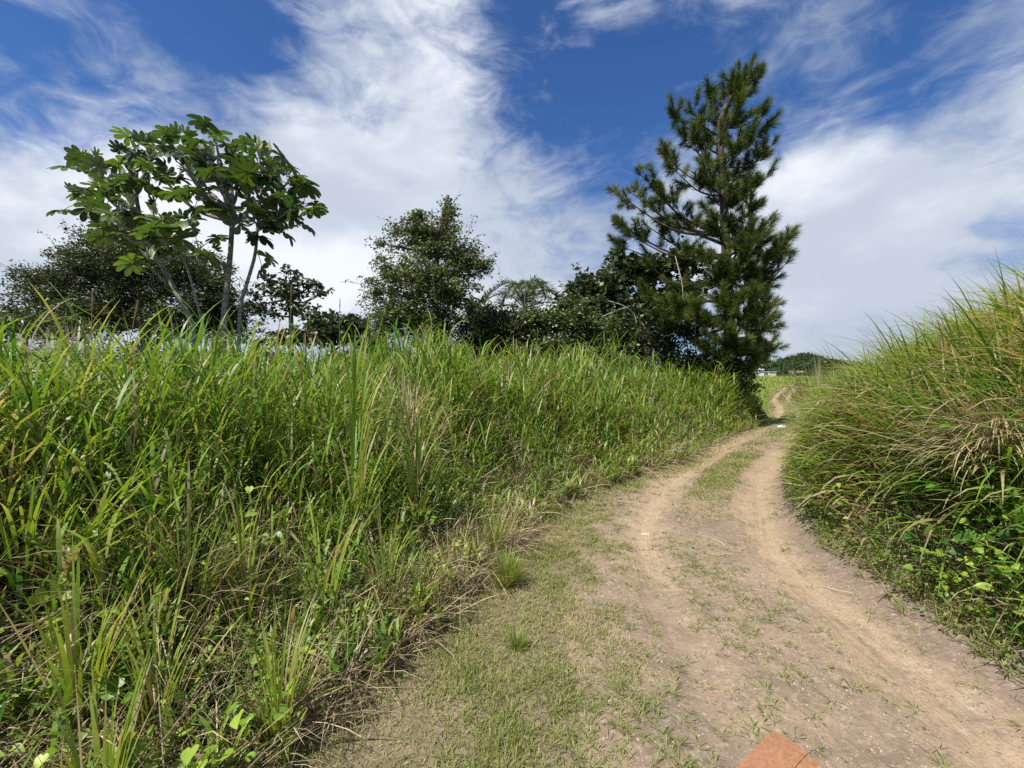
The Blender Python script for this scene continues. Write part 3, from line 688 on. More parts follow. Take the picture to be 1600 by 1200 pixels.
# open crowned small tree
D = 14.0
leafy_tree('open_crowned_tree', 'small open tree with thin curved branches and sky showing through its crown', 'tree', gpt(455, D),
           [at(455, 505, D), at(452, 480, D), at(450, 465, D)],
           lobes_px([(450, 455, 30, 22), (425, 450, 22, 14), (462, 425, 16, 10), (480, 445, 18, 12), (505, 458, 14, 9), (415, 485, 26, 14), (400, 465, 12, 9), (470, 480, 30, 9), (420, 437, 12, 8)], D),
           95, 15, .15, crad=.2, ramp=((.02, .035, .012), (.05, .08, .03), (.12, .15, .07)), tr=.09, asp=1.1, shell=.45, twig=.016)
# low spreading bush right of it
D = 13.0
leafy_tree('low_spreading_tree', 'low flat topped tree of dark glossy leaves left of the tall leafy tree', 'tree', gpt(520, D),
           [at(520, 530, D), at(518, 515, D)],
           lobes_px([(500, 502, 34, 15), (535, 500, 34, 16), (470, 525, 34, 14), (560, 515, 26, 18), (515, 525, 50, 16), (440, 530, 30, 10), (585, 535, 25, 18)], D),
           170, 20, .15, crad=.2, ramp=((.016, .03, .01), (.04, .065, .022), (.10, .13, .05)), tr=.08, asp=1.1, twig=.014)
# tree overgrown with creeper in the middle
D = 11.5
leafy_tree('creeper_clad_tree', 'rounded tree overgrown with small leaved creeper and one thin shoot on top', 'tree', gpt(680, D),
           [at(682, 520, D), at(680, 440, D), at(690, 350, D), at(700, 305, D)],
           lobes_px([(680, 370, 42, 40), (650, 365, 34, 32), (700, 345, 18, 22), (625, 360, 20, 16), (715, 400, 42, 32), (745, 415, 26, 22), (660, 430, 70, 46), (610, 425, 28, 34),
                     (590, 455, 18, 26), (700, 455, 50, 36), (640, 490, 62, 40), (690, 500, 58, 36), (600, 500, 28, 36), (740, 480, 24, 16), (655, 340, 14, 16), (701, 318, 3, 20), (760, 420, 12, 12), (735, 385, 12, 12), (596, 381, 12, 3)], D),
           800, 38, .082, crad=.2, ramp=((.028, .045, .012), (.085, .115, .03), (.27, .31, .11)), bright=.55, tr=.12, vines=34, sprigs=34, asp=.95)

def leaf_mass(acc, pts, nleaf, crad, lsize, ramp, bright=.45, asp=1.0):
    k = len(pts); idx = np.repeat(np.arange(k), rng.poisson(nleaf, k) + 2); n = len(idx)
    lp = pts[idx] + inball(n, .6) * crad * U(.6, 1.4, (k, 1))[idx]
    tt = np.clip(np.clip(bright + rng.normal(0, .18, k), 0, 1)[idx] + rng.normal(0, .14, n), 0, 1)
    leaves(acc, lp, lsize, np.where((tt < .5)[:, None], lerpc(ramp[0], ramp[1], tt * 2), lerpc(ramp[1], ramp[2], tt * 2 - 1)), asp=asp)
ug = Acc()
def under(n, px0, px1, d0, d1, hf, ls):
    px = U(px0, px1, n); d = U(d0, d1, n); x = (px - 800) / FPX * d; z = height(x, d) + hf(px) * rng.random(n) ** 1.15 * (.6 + .8 * fbm(x, d, .7, 55))
    k = sdist(LP, x, d) < -.9; leaf_mass(ug, np.column_stack([x, d, z])[k], 26, .26, ls, ((.024, .040, .012), (.065, .092, .024), (.17, .195, .065)), .42, 1.05)
under(2000, 555, 1160, 12.6, 16.5, lambda p: 2.1 - .3 * sst(p, 900, 1150), .10)
under(1200, 380, 620, 12.5, 16, lambda p: 1.5 + 0 * p, .10)
under(900, 360, 720, 10.6, 12.8, lambda p: 1.25 + 0 * p, .09)
under(1200, -40, 400, 13.5, 18, lambda p: 1.9 + 0 * p, .10)
under(160, -350, -20, 9, 16, lambda p: 1.7 + 0 * p, .10)
tag(ug.build('undergrowth', M_treeleaf), 'dark leafy undergrowth filling in below the trees behind the tall grass', 'undergrowth', kind='stuff')

# palm with feathery arched fronds
D = 19.0
pb = gpt(822, D); palm = empty('palm_tree', pb, 'palm with arched feathery fronds rising over the bushes in the middle', 'palm tree')
ac = Acc(); hub = at(820, 482, D); tube(ac, spline([pb - [0, 0, .2], (pb + hub) / 2 + [.1, 0, 0], hub], 10), np.linspace(.16, .11, 10), (.2, .18, .15), 8, .05); ac.build('trunk', M_bark, palm)
for k, (dx, dz, dy) in enumerate([(-1.5, .5, .2), (-1.15, .95, -.3), (-.7, 1.0, .4), (1.35, .62, 0), (1.05, 1.0, .3), (.6, 1.05, -.4), (.15, 1.1, .5), (-1.6, -.05, .6), (1.5, 0, -.5), (.3, .75, -1.3), (-.4, .75, -1.4), (.1, .5, 1.5)]):
    fa = Acc(); dx *= 1.2; e = hub + np.array([dx, dy, dz * .72]); mid = hub + np.array([dx * .45, dy * .45, dz * .9 + .22]); tip = e + np.array([dx * .28, dy * .28, -.45])
    sp_ = spline([hub, mid, e, tip], 26); tube(fa, sp_, np.linspace(.022, .005, 26), (.10, .13, .04), 4)
    tg = np.gradient(sp_, axis=0); m = 210; u = U(2, 25, m); i0 = u.astype(int); fr = (u - i0)[:, None]; i1 = np.minimum(i0 + 1, 25)
    Pp = sp_[i0] * (1 - fr) + sp_[i1] * fr; side = np.cross(tg[i0], [0, 0, 1.0]); side /= np.linalg.norm(side, axis=1, keepdims=True) + 1e-6
    sgn = np.where(rng.random(m) < .5, 1, -1); dirv = side * sgn[:, None] + tg[i0] / np.linalg.norm(tg[i0], axis=1, keepdims=True) * .75
    blades(fa, Pp, np.arctan2(dirv[:, 1], dirv[:, 0]), U(.35, .6, m), np.full(m, .036), U(.8, 1.5, m), U(.5, 1.5, m), tgreens(m, .62, .2, ((.03, .06, .02), (.07, .11, .03), (.14, .18, .06))), nseg=3)
    fa.build('frond', M_treeleaf, palm)

# shrubs under and beside
for (nm, lab, px0, D, lob, ncl, br, rmp) in [
    ('flowering_shrub', 'rounded shrub with reddish shoots on top right of the creeper clad tree', 775, 12.5, [(760, 510, 42, 22), (800, 508, 40, 20), (735, 535, 34, 24), (790, 535, 55, 26), (770, 492, 30, 16), (815, 495, 26, 14)], 380, .5, ((.02, .035, .01), (.06, .085, .02), (.20, .17, .07))),
    ('dense_shrub', 'dense dark green shrub standing in front of the palm behind the grass', 880, 12.5, [(850, 505, 45, 22), (890, 500, 48, 24), (930, 515, 45, 28), (860, 540, 60, 28), (925, 550, 58, 24), (895, 475, 22, 12), (835, 495, 30, 18)], 430, .45, (TG1, TG2, TG3)),
    ('dark_shrub', 'almost black leafy shrub filling the gap left of the pine trunk', 1040, 13.2, [(1000, 540, 50, 34), (1050, 545, 46, 40), (1090, 560, 34, 36), (985, 515, 34, 20), (1050, 510, 30, 24)], 240, .32, ((.012, .022, .006), (.03, .05, .014), (.08, .11, .03))),  # leaf colours darker than in the other shrubs
    ('small_roadside_shrub', 'low dark shrub at the foot of the pine beside the bend of the road', 1150, 13.2, [(1140, 590, 28, 26), (1165, 600, 18, 18), (1120, 580, 24, 22), (1145, 560, 16, 18)], 110, .4, (TG1, TG2, TG3)),
    ('creeper_mound', 'low mound of creeper and dead stalks at the left edge of the picture', 40, 9.5, [(30, 505, 50, 16), (90, 512, 45, 16), (0, 515, 40, 20)], 80, .5, ((.03, .05, .012), (.08, .11, .03), (.18, .2, .07)))]:
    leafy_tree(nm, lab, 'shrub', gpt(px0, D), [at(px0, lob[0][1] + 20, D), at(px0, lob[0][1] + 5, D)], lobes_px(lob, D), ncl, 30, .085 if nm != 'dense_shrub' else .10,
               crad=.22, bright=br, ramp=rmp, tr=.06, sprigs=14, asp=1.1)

# broad leaved tree left of the pine, with bare pale limbs
D = 14.6
bt = leafy_tree('broadleaf_tree', 'broad tree with large drooping leaves and pale bare limbs directly left of the pine', 'tree', gpt(1010, D),
           [at(1005, 540, D), at(1000, 480, D), at(1000, 440, D)],
           lobes_px([(930, 445, 42, 24), (905, 460, 26, 20), (970, 430, 36, 24), (1010, 420, 38, 22), (1050, 415, 34, 24), (980, 405, 26, 12), (1075, 400, 18, 14), (960, 480, 60, 30), (1030, 470, 48, 30),
                     (920, 500, 40, 26), (1000, 520, 60, 30), (1080, 450, 26, 28), (885, 480, 18, 18)], D),
           520, 19, .19, crad=.26, ramp=((.022, .038, .012), (.062, .088, .028), (.18, .21, .09)), bright=.45, tr=.16, asp=1.15, sprigs=16, twig=.016, shell=.5)
ac = Acc()
for pts in ([(1060, 545), (1075, 530), (1095, 525), (1112, 505)], [(950, 470), (975, 478), (990, 490), (995, 505)], [(1065, 470), (1080, 490), (1090, 510), (1100, 500)],
            [(940, 495), (965, 485), (985, 478)], [(1000, 500), (1015, 520), (1040, 530)], [(1055, 400), (1065, 440), (1068, 470)], [(1085, 470), (1100, 460), (1120, 470)]):
    q = spline([at(a, b, D - 1.2 - .3 * rng.random()) for a, b in pts], 9); tube(ac, q, np.linspace(.016, .007, 9), (.4, .36, .3), 6)
ac.build('bare_limbs', M_pale, bt)

# ---- pine
D = 14.0
pp = gpt(1142, D); pine = empty('pine_tree', pp, 'tall irregular pine with long needles standing where the road bends', 'pine tree')
wood = Acc(); tp = spline([pp - [0, 0, .2], at(1140, 520, D), at(1135, 400, D), at(1130, 300, D), at(1125, 200, D), at(1142, 150, D), at(1158, 122, D)], 40)
tube(wood, tp, np.linspace(.21, .035, 40), (.1, .08, .06), 10, .08)
def needle_tuft(n=160, L=.19):
    t = rng.random(n); ax = np.stack([np.zeros(n), t * .24 - .06, np.zeros(n)], 1); a = U(0, 6.28, n); op = U(.40, 1.25, n) * (1.15 - .5 * t)
    d = np.stack([np.cos(a) * np.sin(op), np.cos(op), np.sin(a) * np.sin(op)], 1); e = ax + d * (L * U(.75, 1.15, n))[:, None]; e[:, 2] -= .02
    w_ = .0043; sd = np.cross(d, rng.normal(0, 1, (n, 3))); sd /= np.linalg.norm(sd, axis=1, keepdims=True)
    V = np.stack([ax - sd * w_, ax + sd * w_, e + sd * w_ * .35, e - sd * w_ * .35], 1).reshape(-1, 3); return V, np.arange(4 * n).reshape(-1, 4)
NT_ = [needle_tuft() for _ in range(6)]
tuP, tuD = [], []
def trunk_at(py):
    zz_ = at(1140, py, D)[2]; return tp[np.argmin(np.abs(tp[:, 2] - zz_))]
def pine_limb(py0, px1, py1, dy, nb=9, r0=.06, spread=.45, up=.25, mid=None):
    s = trunk_at(py0); e = at(px1, py1, D + dy); L = np.linalg.norm(e - s)
    m = (s + e) / 2 + [0, 0, -.12 * L] if mid is None else at(mid[0], mid[1], D + dy * .5)
    q = spline([s, m, e], 14); tube(wood, q, np.linspace(r0, .010, 14), (.09, .075, .06), 6)
    tuP.append(e); tuD.append((q[-1] - q[-2]) + [0, 0, .1])
    for k in range(nb):
        u = int(4 + 9.5 * rng.random() ** .8); b0 = q[min(u, 13)]; tg = q[min(u + 1, 13)] - q[max(u - 1, 0)]; tg /= np.linalg.norm(tg)
        a = tg * .8 + rng.normal(0, .75, 3) * [1, 1, .6]; a[2] += up; a /= np.linalg.norm(a); bl = spread * U(.5, 1.3)
        bq = curve(b0, b0 + a * bl + [0, 0, .12], 5, -.03, .015); tube(wood, bq, np.linspace(.014, .007, 5), (.09, .075, .06), 4)
        for t in (4, 2) if bl > .22 else (4,):
            tuP.append(bq[t] + rng.normal(0, .03, 3)); dd = a + rng.normal(0, .5, 3) * (t < 4); dd[2] += .35; tuD.append(dd)
# (height on trunk, tip x, tip y, depth offset, twigs)
LIMBS = [(180, 1185, 105, 0, 10), (170, 1165, 98, .2, 9), (200, 1190, 165, -.2, 8), (190, 1110, 128, .1, 9), (170, 1140, 125, 0, 8), (225, 1055, 165, .2, 10), (215, 1080, 155, -.3, 8), (240, 1085, 185, -.5, 9),
         (245, 1195, 185, .1, 8), (230, 1170, 215, -.6, 10), (280, 1208, 225, .2, 9), (260, 1190, 250, -.4, 8), (255, 1070, 215, .5, 8), (290, 1035, 240, 0, 9), (300, 1050, 262, -.7, 10), (285, 1085, 225, -.9, 10), (300, 1100, 262, -1.1, 10),
         (320, 1200, 275, 0, 11), (310, 1180, 290, -.8, 10), (350, 1175, 330, -.8, 11), (340, 1140, 300, -1.1, 11),
         (375, 1000, 272, 0, 14), (372, 985, 300, .3, 10), (375, 972, 308, -.3, 10), (380, 1030, 300, -.2, 12), (395, 968, 350, .1, 12), (398, 985, 368, -.3, 11), (400, 1010, 352, .4, 10), (396, 970, 385, .2, 8),
         (390, 1120, 345, -1.5, 12), (400, 1175, 370, -.9, 9), (410, 1190, 350, .1, 6), (425, 1185, 385, -.1, 7),
         (470, 1235, 368, .1, 18), (468, 1225, 395, -.2, 14), (470, 1205, 405, -.4, 12), (475, 1230, 410, .4, 10), (450, 1160, 400, -1.3, 13), (455, 1110, 410, -1.6, 14), (470, 1180, 430, -1.2, 13),
         (480, 1020, 420, -1.0, 13), (490, 1010, 460, -1.4, 15), (500, 1045, 475, -1.8, 16), (505, 1025, 495, -1.6, 15), (500, 1080, 495, -2.0, 15), (500, 1130, 470, -1.9, 15), (510, 1170, 475, -1.6, 14),
         (520, 1205, 480, -.5, 14), (525, 1212, 500, .2, 12), (530, 1190, 515, -1.0, 14), (540, 1210, 545, -.4, 12), (540, 1140, 520, -1.9, 15), (555, 1165, 545, -1.5, 14), (565, 1195, 560, -.6, 10), (550, 1105, 545, -1.8, 12), (575, 1170, 580, -.9, 8),
         (440, 1130, 440, -1.0, 12), (330, 1110, 300, .8, 9), (380, 1150, 350, .9, 9), (440, 1150, 420, 1.1, 10), (500, 1150, 480, 1.2, 10), (240, 1130, 200, .5, 8), (210, 1150, 160, -.4, 9), (260, 1150, 235, -.8, 9), (150, 1172, 110, -.2, 7), (330, 1160, 310, .3, 8), (545, 1080, 520, -.8, 10), (420, 1170, 350, .2, 12), (440, 1190, 372, -.6, 8), (290, 1160, 265, .4, 8)]
for l in LIMBS: pine_limb(l[0] + (12 if l[0] < 200 else 0), l[1], l[2] + (16 if l[2] < 200 else 0), l[3], int(l[4] * .90), r0=.035 + .025 * (l[0] > 350), spread=.25 + .10 * (l[0] > 350))
for py in range(130, 560, 14):
    s = trunk_at(py); a = U(0, 6.28)
    for _ in range(2):
        a += 2.1 + U(-.4, .4); tuP.append(s + np.array([math.cos(a), math.sin(a), .2]) * U(.25, .6)); tuD.append(np.array([math.cos(a), math.sin(a), .9]))
tuP = np.array(tuP); tuD = np.array(tuD); ned = Acc(); PN = ((.030, .055, .010), (.075, .110, .018), (.16, .185, .035))
which = rng.integers(0, 6, len(tuP))
for k in range(6):
    m = which == k; stamp(ned, NT_[k][0], NT_[k][1], tuP[m], frames(tuD[m]), U(.85, 1.35, m.sum()), tgreens(m.sum(), .5, .22, PN))
wood.build('trunk', M_pinebark, pine); ned.build('crown', M_needle, pine)

# ---- cecropias: thin pale trunks, candelabra branches, huge lobed leaves
def cec_leaf(nl=9):
    V, F, T = [], [], []; prof = [(.02, .03), (.25, .09), (.5, .17), (.75, .215), (.92, .15), (1.0, .02)]
    for k in range(nl):
        a = R(-150 + 300 * k / (nl - 1)) + R(U(-5, 5)); L = (.72 + .28 * math.cos(a / 2)) * U(.9, 1.08); dr = U(.10, .30); cu = U(-.1, .12)
        n0 = len(V)
        for t, w_ in prof:
            w2 = w_ * 1.0; z = .10 * t - dr * t * t
            for sgn in (-1, 0, 1):
                x = sgn * w2 * L + cu * t * t; y = t * L; V.append((x * math.cos(a) + y * math.sin(a), -x * math.sin(a) + y * math.cos(a), z + (abs(sgn) * .055 - .02) * math.sin(math.pi * min(1, t + .1)) + .002 * k)); T.append(1.0 if sgn else 1.35)
        for i in range(len(prof) - 1):
            for j in (0, 1):
                b = n0 + i * 3 + j; F.append((b, b + 1, b + 4, b + 3))
    return np.array(V), np.array(F), np.array(T)
CL = [cec_leaf(rng.integers(8, 11)) for _ in range(7)]
CR = ((.016, .032, .009), (.036, .066, .015), (.09, .14, .032))
def cecropia(label, basepx, D, trunkpx, tips, rad, nlf=9, bright=.5, lsz=.265, rootz=None):
    b = gpt(basepx, D); t = empty('cecropia_tree', b, label, 'tree', 'cecropia trees on the left bank')
    wood, cr = Acc(), Acc(); tp = spline([b - [0, 0, .2]] + [at(x, y, D) for x, y in trunkpx], 26)
    tube(wood, tp, np.linspace(rad * .85, rad * .5, 26), (.4, .38, .32), 10, .03)
    for (px, py, dy, sy, *nn) in tips:
        s = tp[np.argmin(np.abs(tp[:, 2] - at(px, sy, D)[2]))]; e = at(px, py + 12 + (py - 215) * .04, D + dy); L = np.linalg.norm(e - s)
        if L > .15:
            q = spline([s, s * .45 + e * .55 + np.array([0, 0, -.14 * L]), e], 9); tube(wood, q, np.linspace(rad * .55, .018, 9), (.3, .28, .22), 7, .03)
        nL = int(round((nn[0] if nn else nlf) * .58)); a0 = U(0, 6.28)
        for k in range(nL):
            a = a0 + k * 2.4 + U(-.2, .2); el = R(U(55, 80)) if k < 1 else R(U(-45, 50)); pl_ = U(.22, .48) * lsz / .34
            dv = np.array([math.cos(a) * math.cos(el), math.sin(a) * math.cos(el), math.sin(el)]); c = e + dv * pl_ + np.array([0, 0, -.02]); c[2] -= .03 * rng.random()
            tube(cr, curve(e - [0, 0, .04], c, 5, .03), np.linspace(.007, .0045, 5), (.16, .15, .06), 4)
            nrm = np.array([dv[0] * .8, dv[1] * .8, .62]) + rng.normal(0, .42, 3); fw = dv * [1, 1, .2] + rng.normal(0, .15, 3)
            tv, tf, tt = CL[rng.integers(0, 7)]
            droop = np.array([1, 1, U(.8, 2.4)]); sc = lsz * U(.72, 1.12) * (.65 if k < 1 else 1)
            if k < 1: droop = np.array([.75, 1, -3.0])
            col = tgreens(1, bright, .22, CR)
            stamp(cr, tv * droop, tf, c[None], frames(fw[None], nrm[None]), sc, col, tt)
        if rng.random() < .5:                                    # a furled silvery young leaf at the tip
            m = 5; leaves(cr, np.tile(e, (m, 1)) + rng.normal(0, .02, (m, 3)), .26, np.tile((.55, .56, .50), (m, 1)), dirs=np.tile([0, 0, 1.6], (m, 1)), spread=.35, asp=.55)
    wood.build('trunk', M_cecbark, t); cr.build('crown', M_cecleaf, t)
cecropia('leaning big leaved tree with pale trunk, leftmost of the cecropias', 306, 7.6, [(303, 525), (282, 470), (257, 424), (228, 370), (215, 320), (212, 290)],
         [(135, 240, .1, 325), (150, 275, -.3, 340), (125, 300, .3, 345), (165, 315, -.4, 365), (200, 240, .3, 310), (185, 265, -.5, 320), (215, 215, .5, 290), (225, 265, -.2, 300), (205, 310, -.6, 350), (160, 260, .6, 330), (240, 320, .3, 340), (190, 345, .2, 375), (235, 235, .1, 290)], .058, 8, .5)
cecropia('slender low big leaved tree with bright green leaves in front of its taller neighbours', 322, 7.0, [(321, 535), (312, 490), (296, 430), (282, 390), (276, 350)],
         [(275, 335, 0, 360, 9), (235, 385, .1, 400, 7), (310, 370, -.1, 395, 7), (330, 385, .1, 405, 5), (250, 355, -.2, 380, 6)], .028, 8, .8, .30)
cecropia('tallest and straightest pale trunked cecropia, its trunk upright in the middle of the group', 348, 7.4, [(350, 505), (356, 440), (361, 380), (363, 330), (364, 310)],
         [(270, 215, .1, 330), (285, 235, -.4, 335), (338, 212, .2, 320), (325, 235, -.3, 325), (300, 265, .3, 340), (360, 240, .1, 315), (310, 290, -.4, 345), (345, 265, -.5, 330), (372, 270, .5, 320), (255, 265, -.1, 345), (365, 335, -.3, 350, 6), (352, 300, .4, 325), (290, 210, .5, 330, 6)], .062, 8, .45)
cecropia('curved right hand cecropia whose thin trunk bends to the right', 372, 7.5, [(374, 500), (384, 450), (398, 400), (402, 360), (406, 320), (410, 290)],
         [(405, 225, 0, 290), (420, 235, .3, 290), (450, 270, -.2, 310), (475, 300, .1, 330), (455, 310, -.4, 335), (435, 285, .4, 310), (395, 270, -.3, 310), (400, 320, -.4, 340), (430, 335, .1, 350), (403, 375, 0, 385, 5), (385, 245, .2, 300), (465, 335, .3, 350, 6), (425, 260, -.5, 300)], .040, 8, .45)

# ------------------------------------------------------------------ wood and houses on the far hill
wd = Acc()
n = 3600; y = U(262, 470, n); x = y * U(.42, 1.02, n); k = ((hillz(x, y) > .5) | (rng.random(n) < .5)) & ((y > 300) | (rng.random(n) < .6)); x, y = x[k], y[k]; n = len(x)
crownc = np.column_stack([x, y, hillz(x, y) + 2]); cr_r = U(1.6, 4.6, n) * (1 - .35 * (y < 300)); kk = 34
idx = np.repeat(np.arange(n), kk); q = inball(len(idx), .35); lp = crownc[idx] + q * cr_r[idx][:, None] * [1, 1, .95]
cb = np.clip(.45 + rng.normal(0, .22, n), 0, 1)[idx]; col = lerpc((.020, .042, .018), (.075, .11, .040), cb) * U(.75, 1.25, (len(idx), 1))
stamp(wd, LEAF_V, LEAF_F, lp, frames(rng.normal(0, 1, (len(idx), 3)), q + [0, 0, .6]), 1.9, col)
tag(wd.build('hillside_wood', M_far), 'distant dark green wood covering the hill beyond the road', 'wood', kind='stuff')

M_wall = plainmat('painted_wall', (.48, .47, .45), (.60, .59, .56), .5, .8); M_wallc = plainmat('cream_wall', (.62, .55, .42), (.70, .64, .50), .5, .8)
M_roofw = plainmat('pale_roof', (.40, .40, .39), (.52, .52, .50), .4, .8); M_roofr = plainmat('red_roof', (.32, .15, .10), (.42, .22, .15), .6, .8)
M_win = plainmat('window_glass', (.04, .05, .06), (.08, .09, .10), 1, .2)
def box(acc, c, s, a=0.0):
    c = np.asarray(c, float); s = np.asarray(s, float) / 2; v = np.array([[x, y, z] for x in (-1, 1) for y in (-1, 1) for z in (-1, 1)], float) * s
    ca, sa = math.cos(a), math.sin(a); v = v @ np.array([[ca, sa, 0], [-sa, ca, 0], [0, 0, 1.0]]) + c
    acc.add(v, [[0, 1, 3, 2], [4, 6, 7, 5], [0, 4, 5, 1], [2, 3, 7, 6], [0, 2, 6, 4], [1, 5, 7, 3]], (1, 1, 1))
def house(px, py, d, w_, h_, label, wallm, roofm, gable=False, rot=0.3):
    p = at(px, py, d); z0 = min(float(hillz(p[0], p[1])) if d > 240 else float(base(p[0], p[1])), p[2]); 
    w_ *= .8; h_ *= .62; t = empty('house', (p[0], p[1], p[2]), label, 'house', 'houses on the far hillside')
    ca, sa = math.cos(rot), math.sin(rot); off = lambda x, y, z: p + np.array([x * ca - y * sa, x * sa + y * ca, z])
    dp = w_ * .7; a = Acc(); zb = z0 - p[2] - 1; box(a, off(0, 0, (h_ + zb) / 2), (w_, dp, h_ - zb), rot); a.build('wall', wallm, t, smooth=False)
    a = Acc()
    if gable:
        v = [off(-w_ / 2 - .4, -dp / 2 - .4, h_ + .01), off(w_ / 2 + .4, -dp / 2 - .4, h_ + .01), off(w_ / 2 + .4, dp / 2 + .4, h_ + .01), off(-w_ / 2 - .4, dp / 2 + .4, h_ + .01), off(-w_ / 2 - .4, 0, h_ + w_ * .2), off(w_ / 2 + .4, 0, h_ + w_ * .2)]
        a.add(v, [[0, 1, 5, 4], [2, 3, 4, 5], [0, 3, 2, 1], [0, 4, 4, 3], [1, 2, 5, 5]][:3], (1, 1, 1)); a.add([v[0], v[3], v[4], (v[0] + v[3]) / 2, v[1], v[2], v[5], (v[1] + v[2]) / 2], [[0, 3, 1, 2], [4, 6, 5, 7]], (1, 1, 1))
    else: box(a, off(0, 0, h_ + .16), (w_ + .7, dp + .7, .3), rot)
    a.build('roof', roofm, t, smooth=False)
    for k in range(3):
        a = Acc(); box(a, off((k - 1) * w_ * .3, -dp / 2 - .03, h_ * .55), (w_ * .14, .12, h_ * .3), rot); a.build('window', M_win, t, smooth=False)
for args in [(1172, 583, 250, 6, 3.0, 'small cream house nearest the pine at the foot of the hill', M_wallc, M_roofr, True),
             (1183, 584, 255, 7, 3.6, 'bright white house with a pitched roof, largest at the foot of the hill', M_wall, M_roofw, True, .1),
             (1193, 586, 245, 5, 2.6, 'low white flat roofed house just right of the largest house', M_wall, M_roofw, False, .5),
             (1204, 585, 260, 6, 2.4, 'long low cream house at the edge of the meadow', M_wallc, M_roofw, False, .2),
             (1238, 584, 280, 5, 2.2, 'tiny pale house low down where the wood meets the meadow', M_wall, M_roofw, False, .6),
             (1249, 585, 285, 6, 2.2, 'pale house furthest right at the foot of the wood', M_wall, M_roofr, True, .2),
             (1261, 573, 360, 8, 4.0, 'white house high among the trees below the hilltop', M_wall, M_roofw, False, .1),
             (1238, 570, 360, 7, 3.2, 'half hidden pale house among trees in the middle of the hillside', M_wallc, M_roofw, True, .4),
             (1208, 560, 390, 8, 3.4, 'white house on the crest of the hill beside the pine', M_wall, M_roofw, False, .3),
             (1284, 571, 350, 9, 3.6, 'pinkish house on the right shoulder of the hill above the bank', M_wallc, M_roofr, True, .2)]:
    house(*args)

# ------------------------------------------------------------------ single plants that stand out of the mass
def wpt(px, py, d):
    return at(px, py, d)
def plant_base(px, d): return gpt(px, d)
def grass_clump(name, label, cat, px, d, n, H, L, W, b, lean=.5, dryf=.12, group=None, spread=.05, mat=None, bend=(.3, 1.6), azc=None, azs=9, nseg=7, lift=0.0, basec=None):
    p = plant_base(px, d); t = Acc(); m = n; a = U(0, 6.28, m) if azc is None else rng.normal(azc, azs, m)
    P = p + np.stack([np.cos(a), np.sin(a), a * 0], 1) * U(0, spread, m)[:, None]; P[:, 2] = height(P[:, 0], P[:, 1]) + U(0, H, m) + lift
    bb = np.clip(b + rng.normal(0, .13, m), 0, 1); c = np.where((bb < .5)[:, None], lerpc(G1, G2, bb * 2), lerpc(G2, G3, bb * 2 - 1)); dd = rng.random(m) < dryf; c[dd] = lerpc(ST2, ST1, rng.random(dd.sum()))
    tip = c.copy(); q = rng.random(m) < .25; tip[q] = ST1
    blades(t, P, a, U(L * .55, L, m), W * U(.6, 1.2, m), U(.0, lean, m), U(bend[0], bend[1], m), c, nseg=nseg, tipcol=tip, twist=.35, basecol=None if basec is None else np.array(basec))
    o = t.build(name, mat or M_grass); return tag(o, label, cat, group, 'thing')
grass_clump('grass_tuft', 'bushy yellow green grass tuft standing alone on the left verge beside the track', 'grass tuft', 790, 3.15, 420, .01, .30, .0045, .62, lean=.95, dryf=.2, spread=.055, bend=(-.1, .5), basec=RUST)
grass_clump('grass_tuft', 'small green grass tuft on the lawn below the bushy yellow one', 'grass tuft', 806, 2.42, 110, .005, .14, .004, .45, lean=.9, spread=.035, bend=(-.1, .5))
grass_clump('grass_tuft', 'upright narrow tuft of long grass against the foot of the left grass bank', 'grass tuft', 772, 3.55, 160, .01, .44, .005, .6, lean=.35, dryf=.15, spread=.06, bend=(0, .5))
grass_clump('cane_clump', 'clump of very broad pale green arching blades at left, leaning to the right', 'cane', 60, 2.0, 16, .25, 1.05, .030, .62, lean=.45, dryf=0, spread=.06, azc=.2, azs=.45, bend=(.4, 1.4))
grass_clump('cane_clump', 'tall cane clump with blades rising above the grass line left of the creeper clad tree', 'cane', 552, 3.1, 46, 1.25, .85, .020, .55, lean=.28, dryf=.08, spread=.10, azc=.4, azs=1.3, bend=(.0, .9), lift=.05)
grass_clump('cane_clump', 'broad bladed cane clump in the middle of the left bank below the tall cane', 'cane', 500, 2.35, 24, .3, .75, .016, .6, lean=.35, dryf=.08, spread=.08, bend=(.2, 1.2))
grass_clump('cane_clump', 'upright yellow green cane clump at the left edge of the picture', 'cane', 110, 1.62, 34, .15, .75, .016, .70, lean=.3, dryf=.1, spread=.06, bend=(.0, .8))
grass_clump('cane_clump', 'narrow upright cane clump rising from the bottom left corner', 'cane', 150, 1.35, 34, .05, .62, .013, .72, lean=.28, dryf=.12, spread=.05, bend=(.0, .7))
grass_clump('cane_clump', 'stiff upright cane clump in front of the left bank with reddish lower stalks', 'cane', 430, 1.72, 46, .10, .62, .009, .66, lean=.35, dryf=.2, spread=.05, bend=(.0, 1.3), basec=RUST)
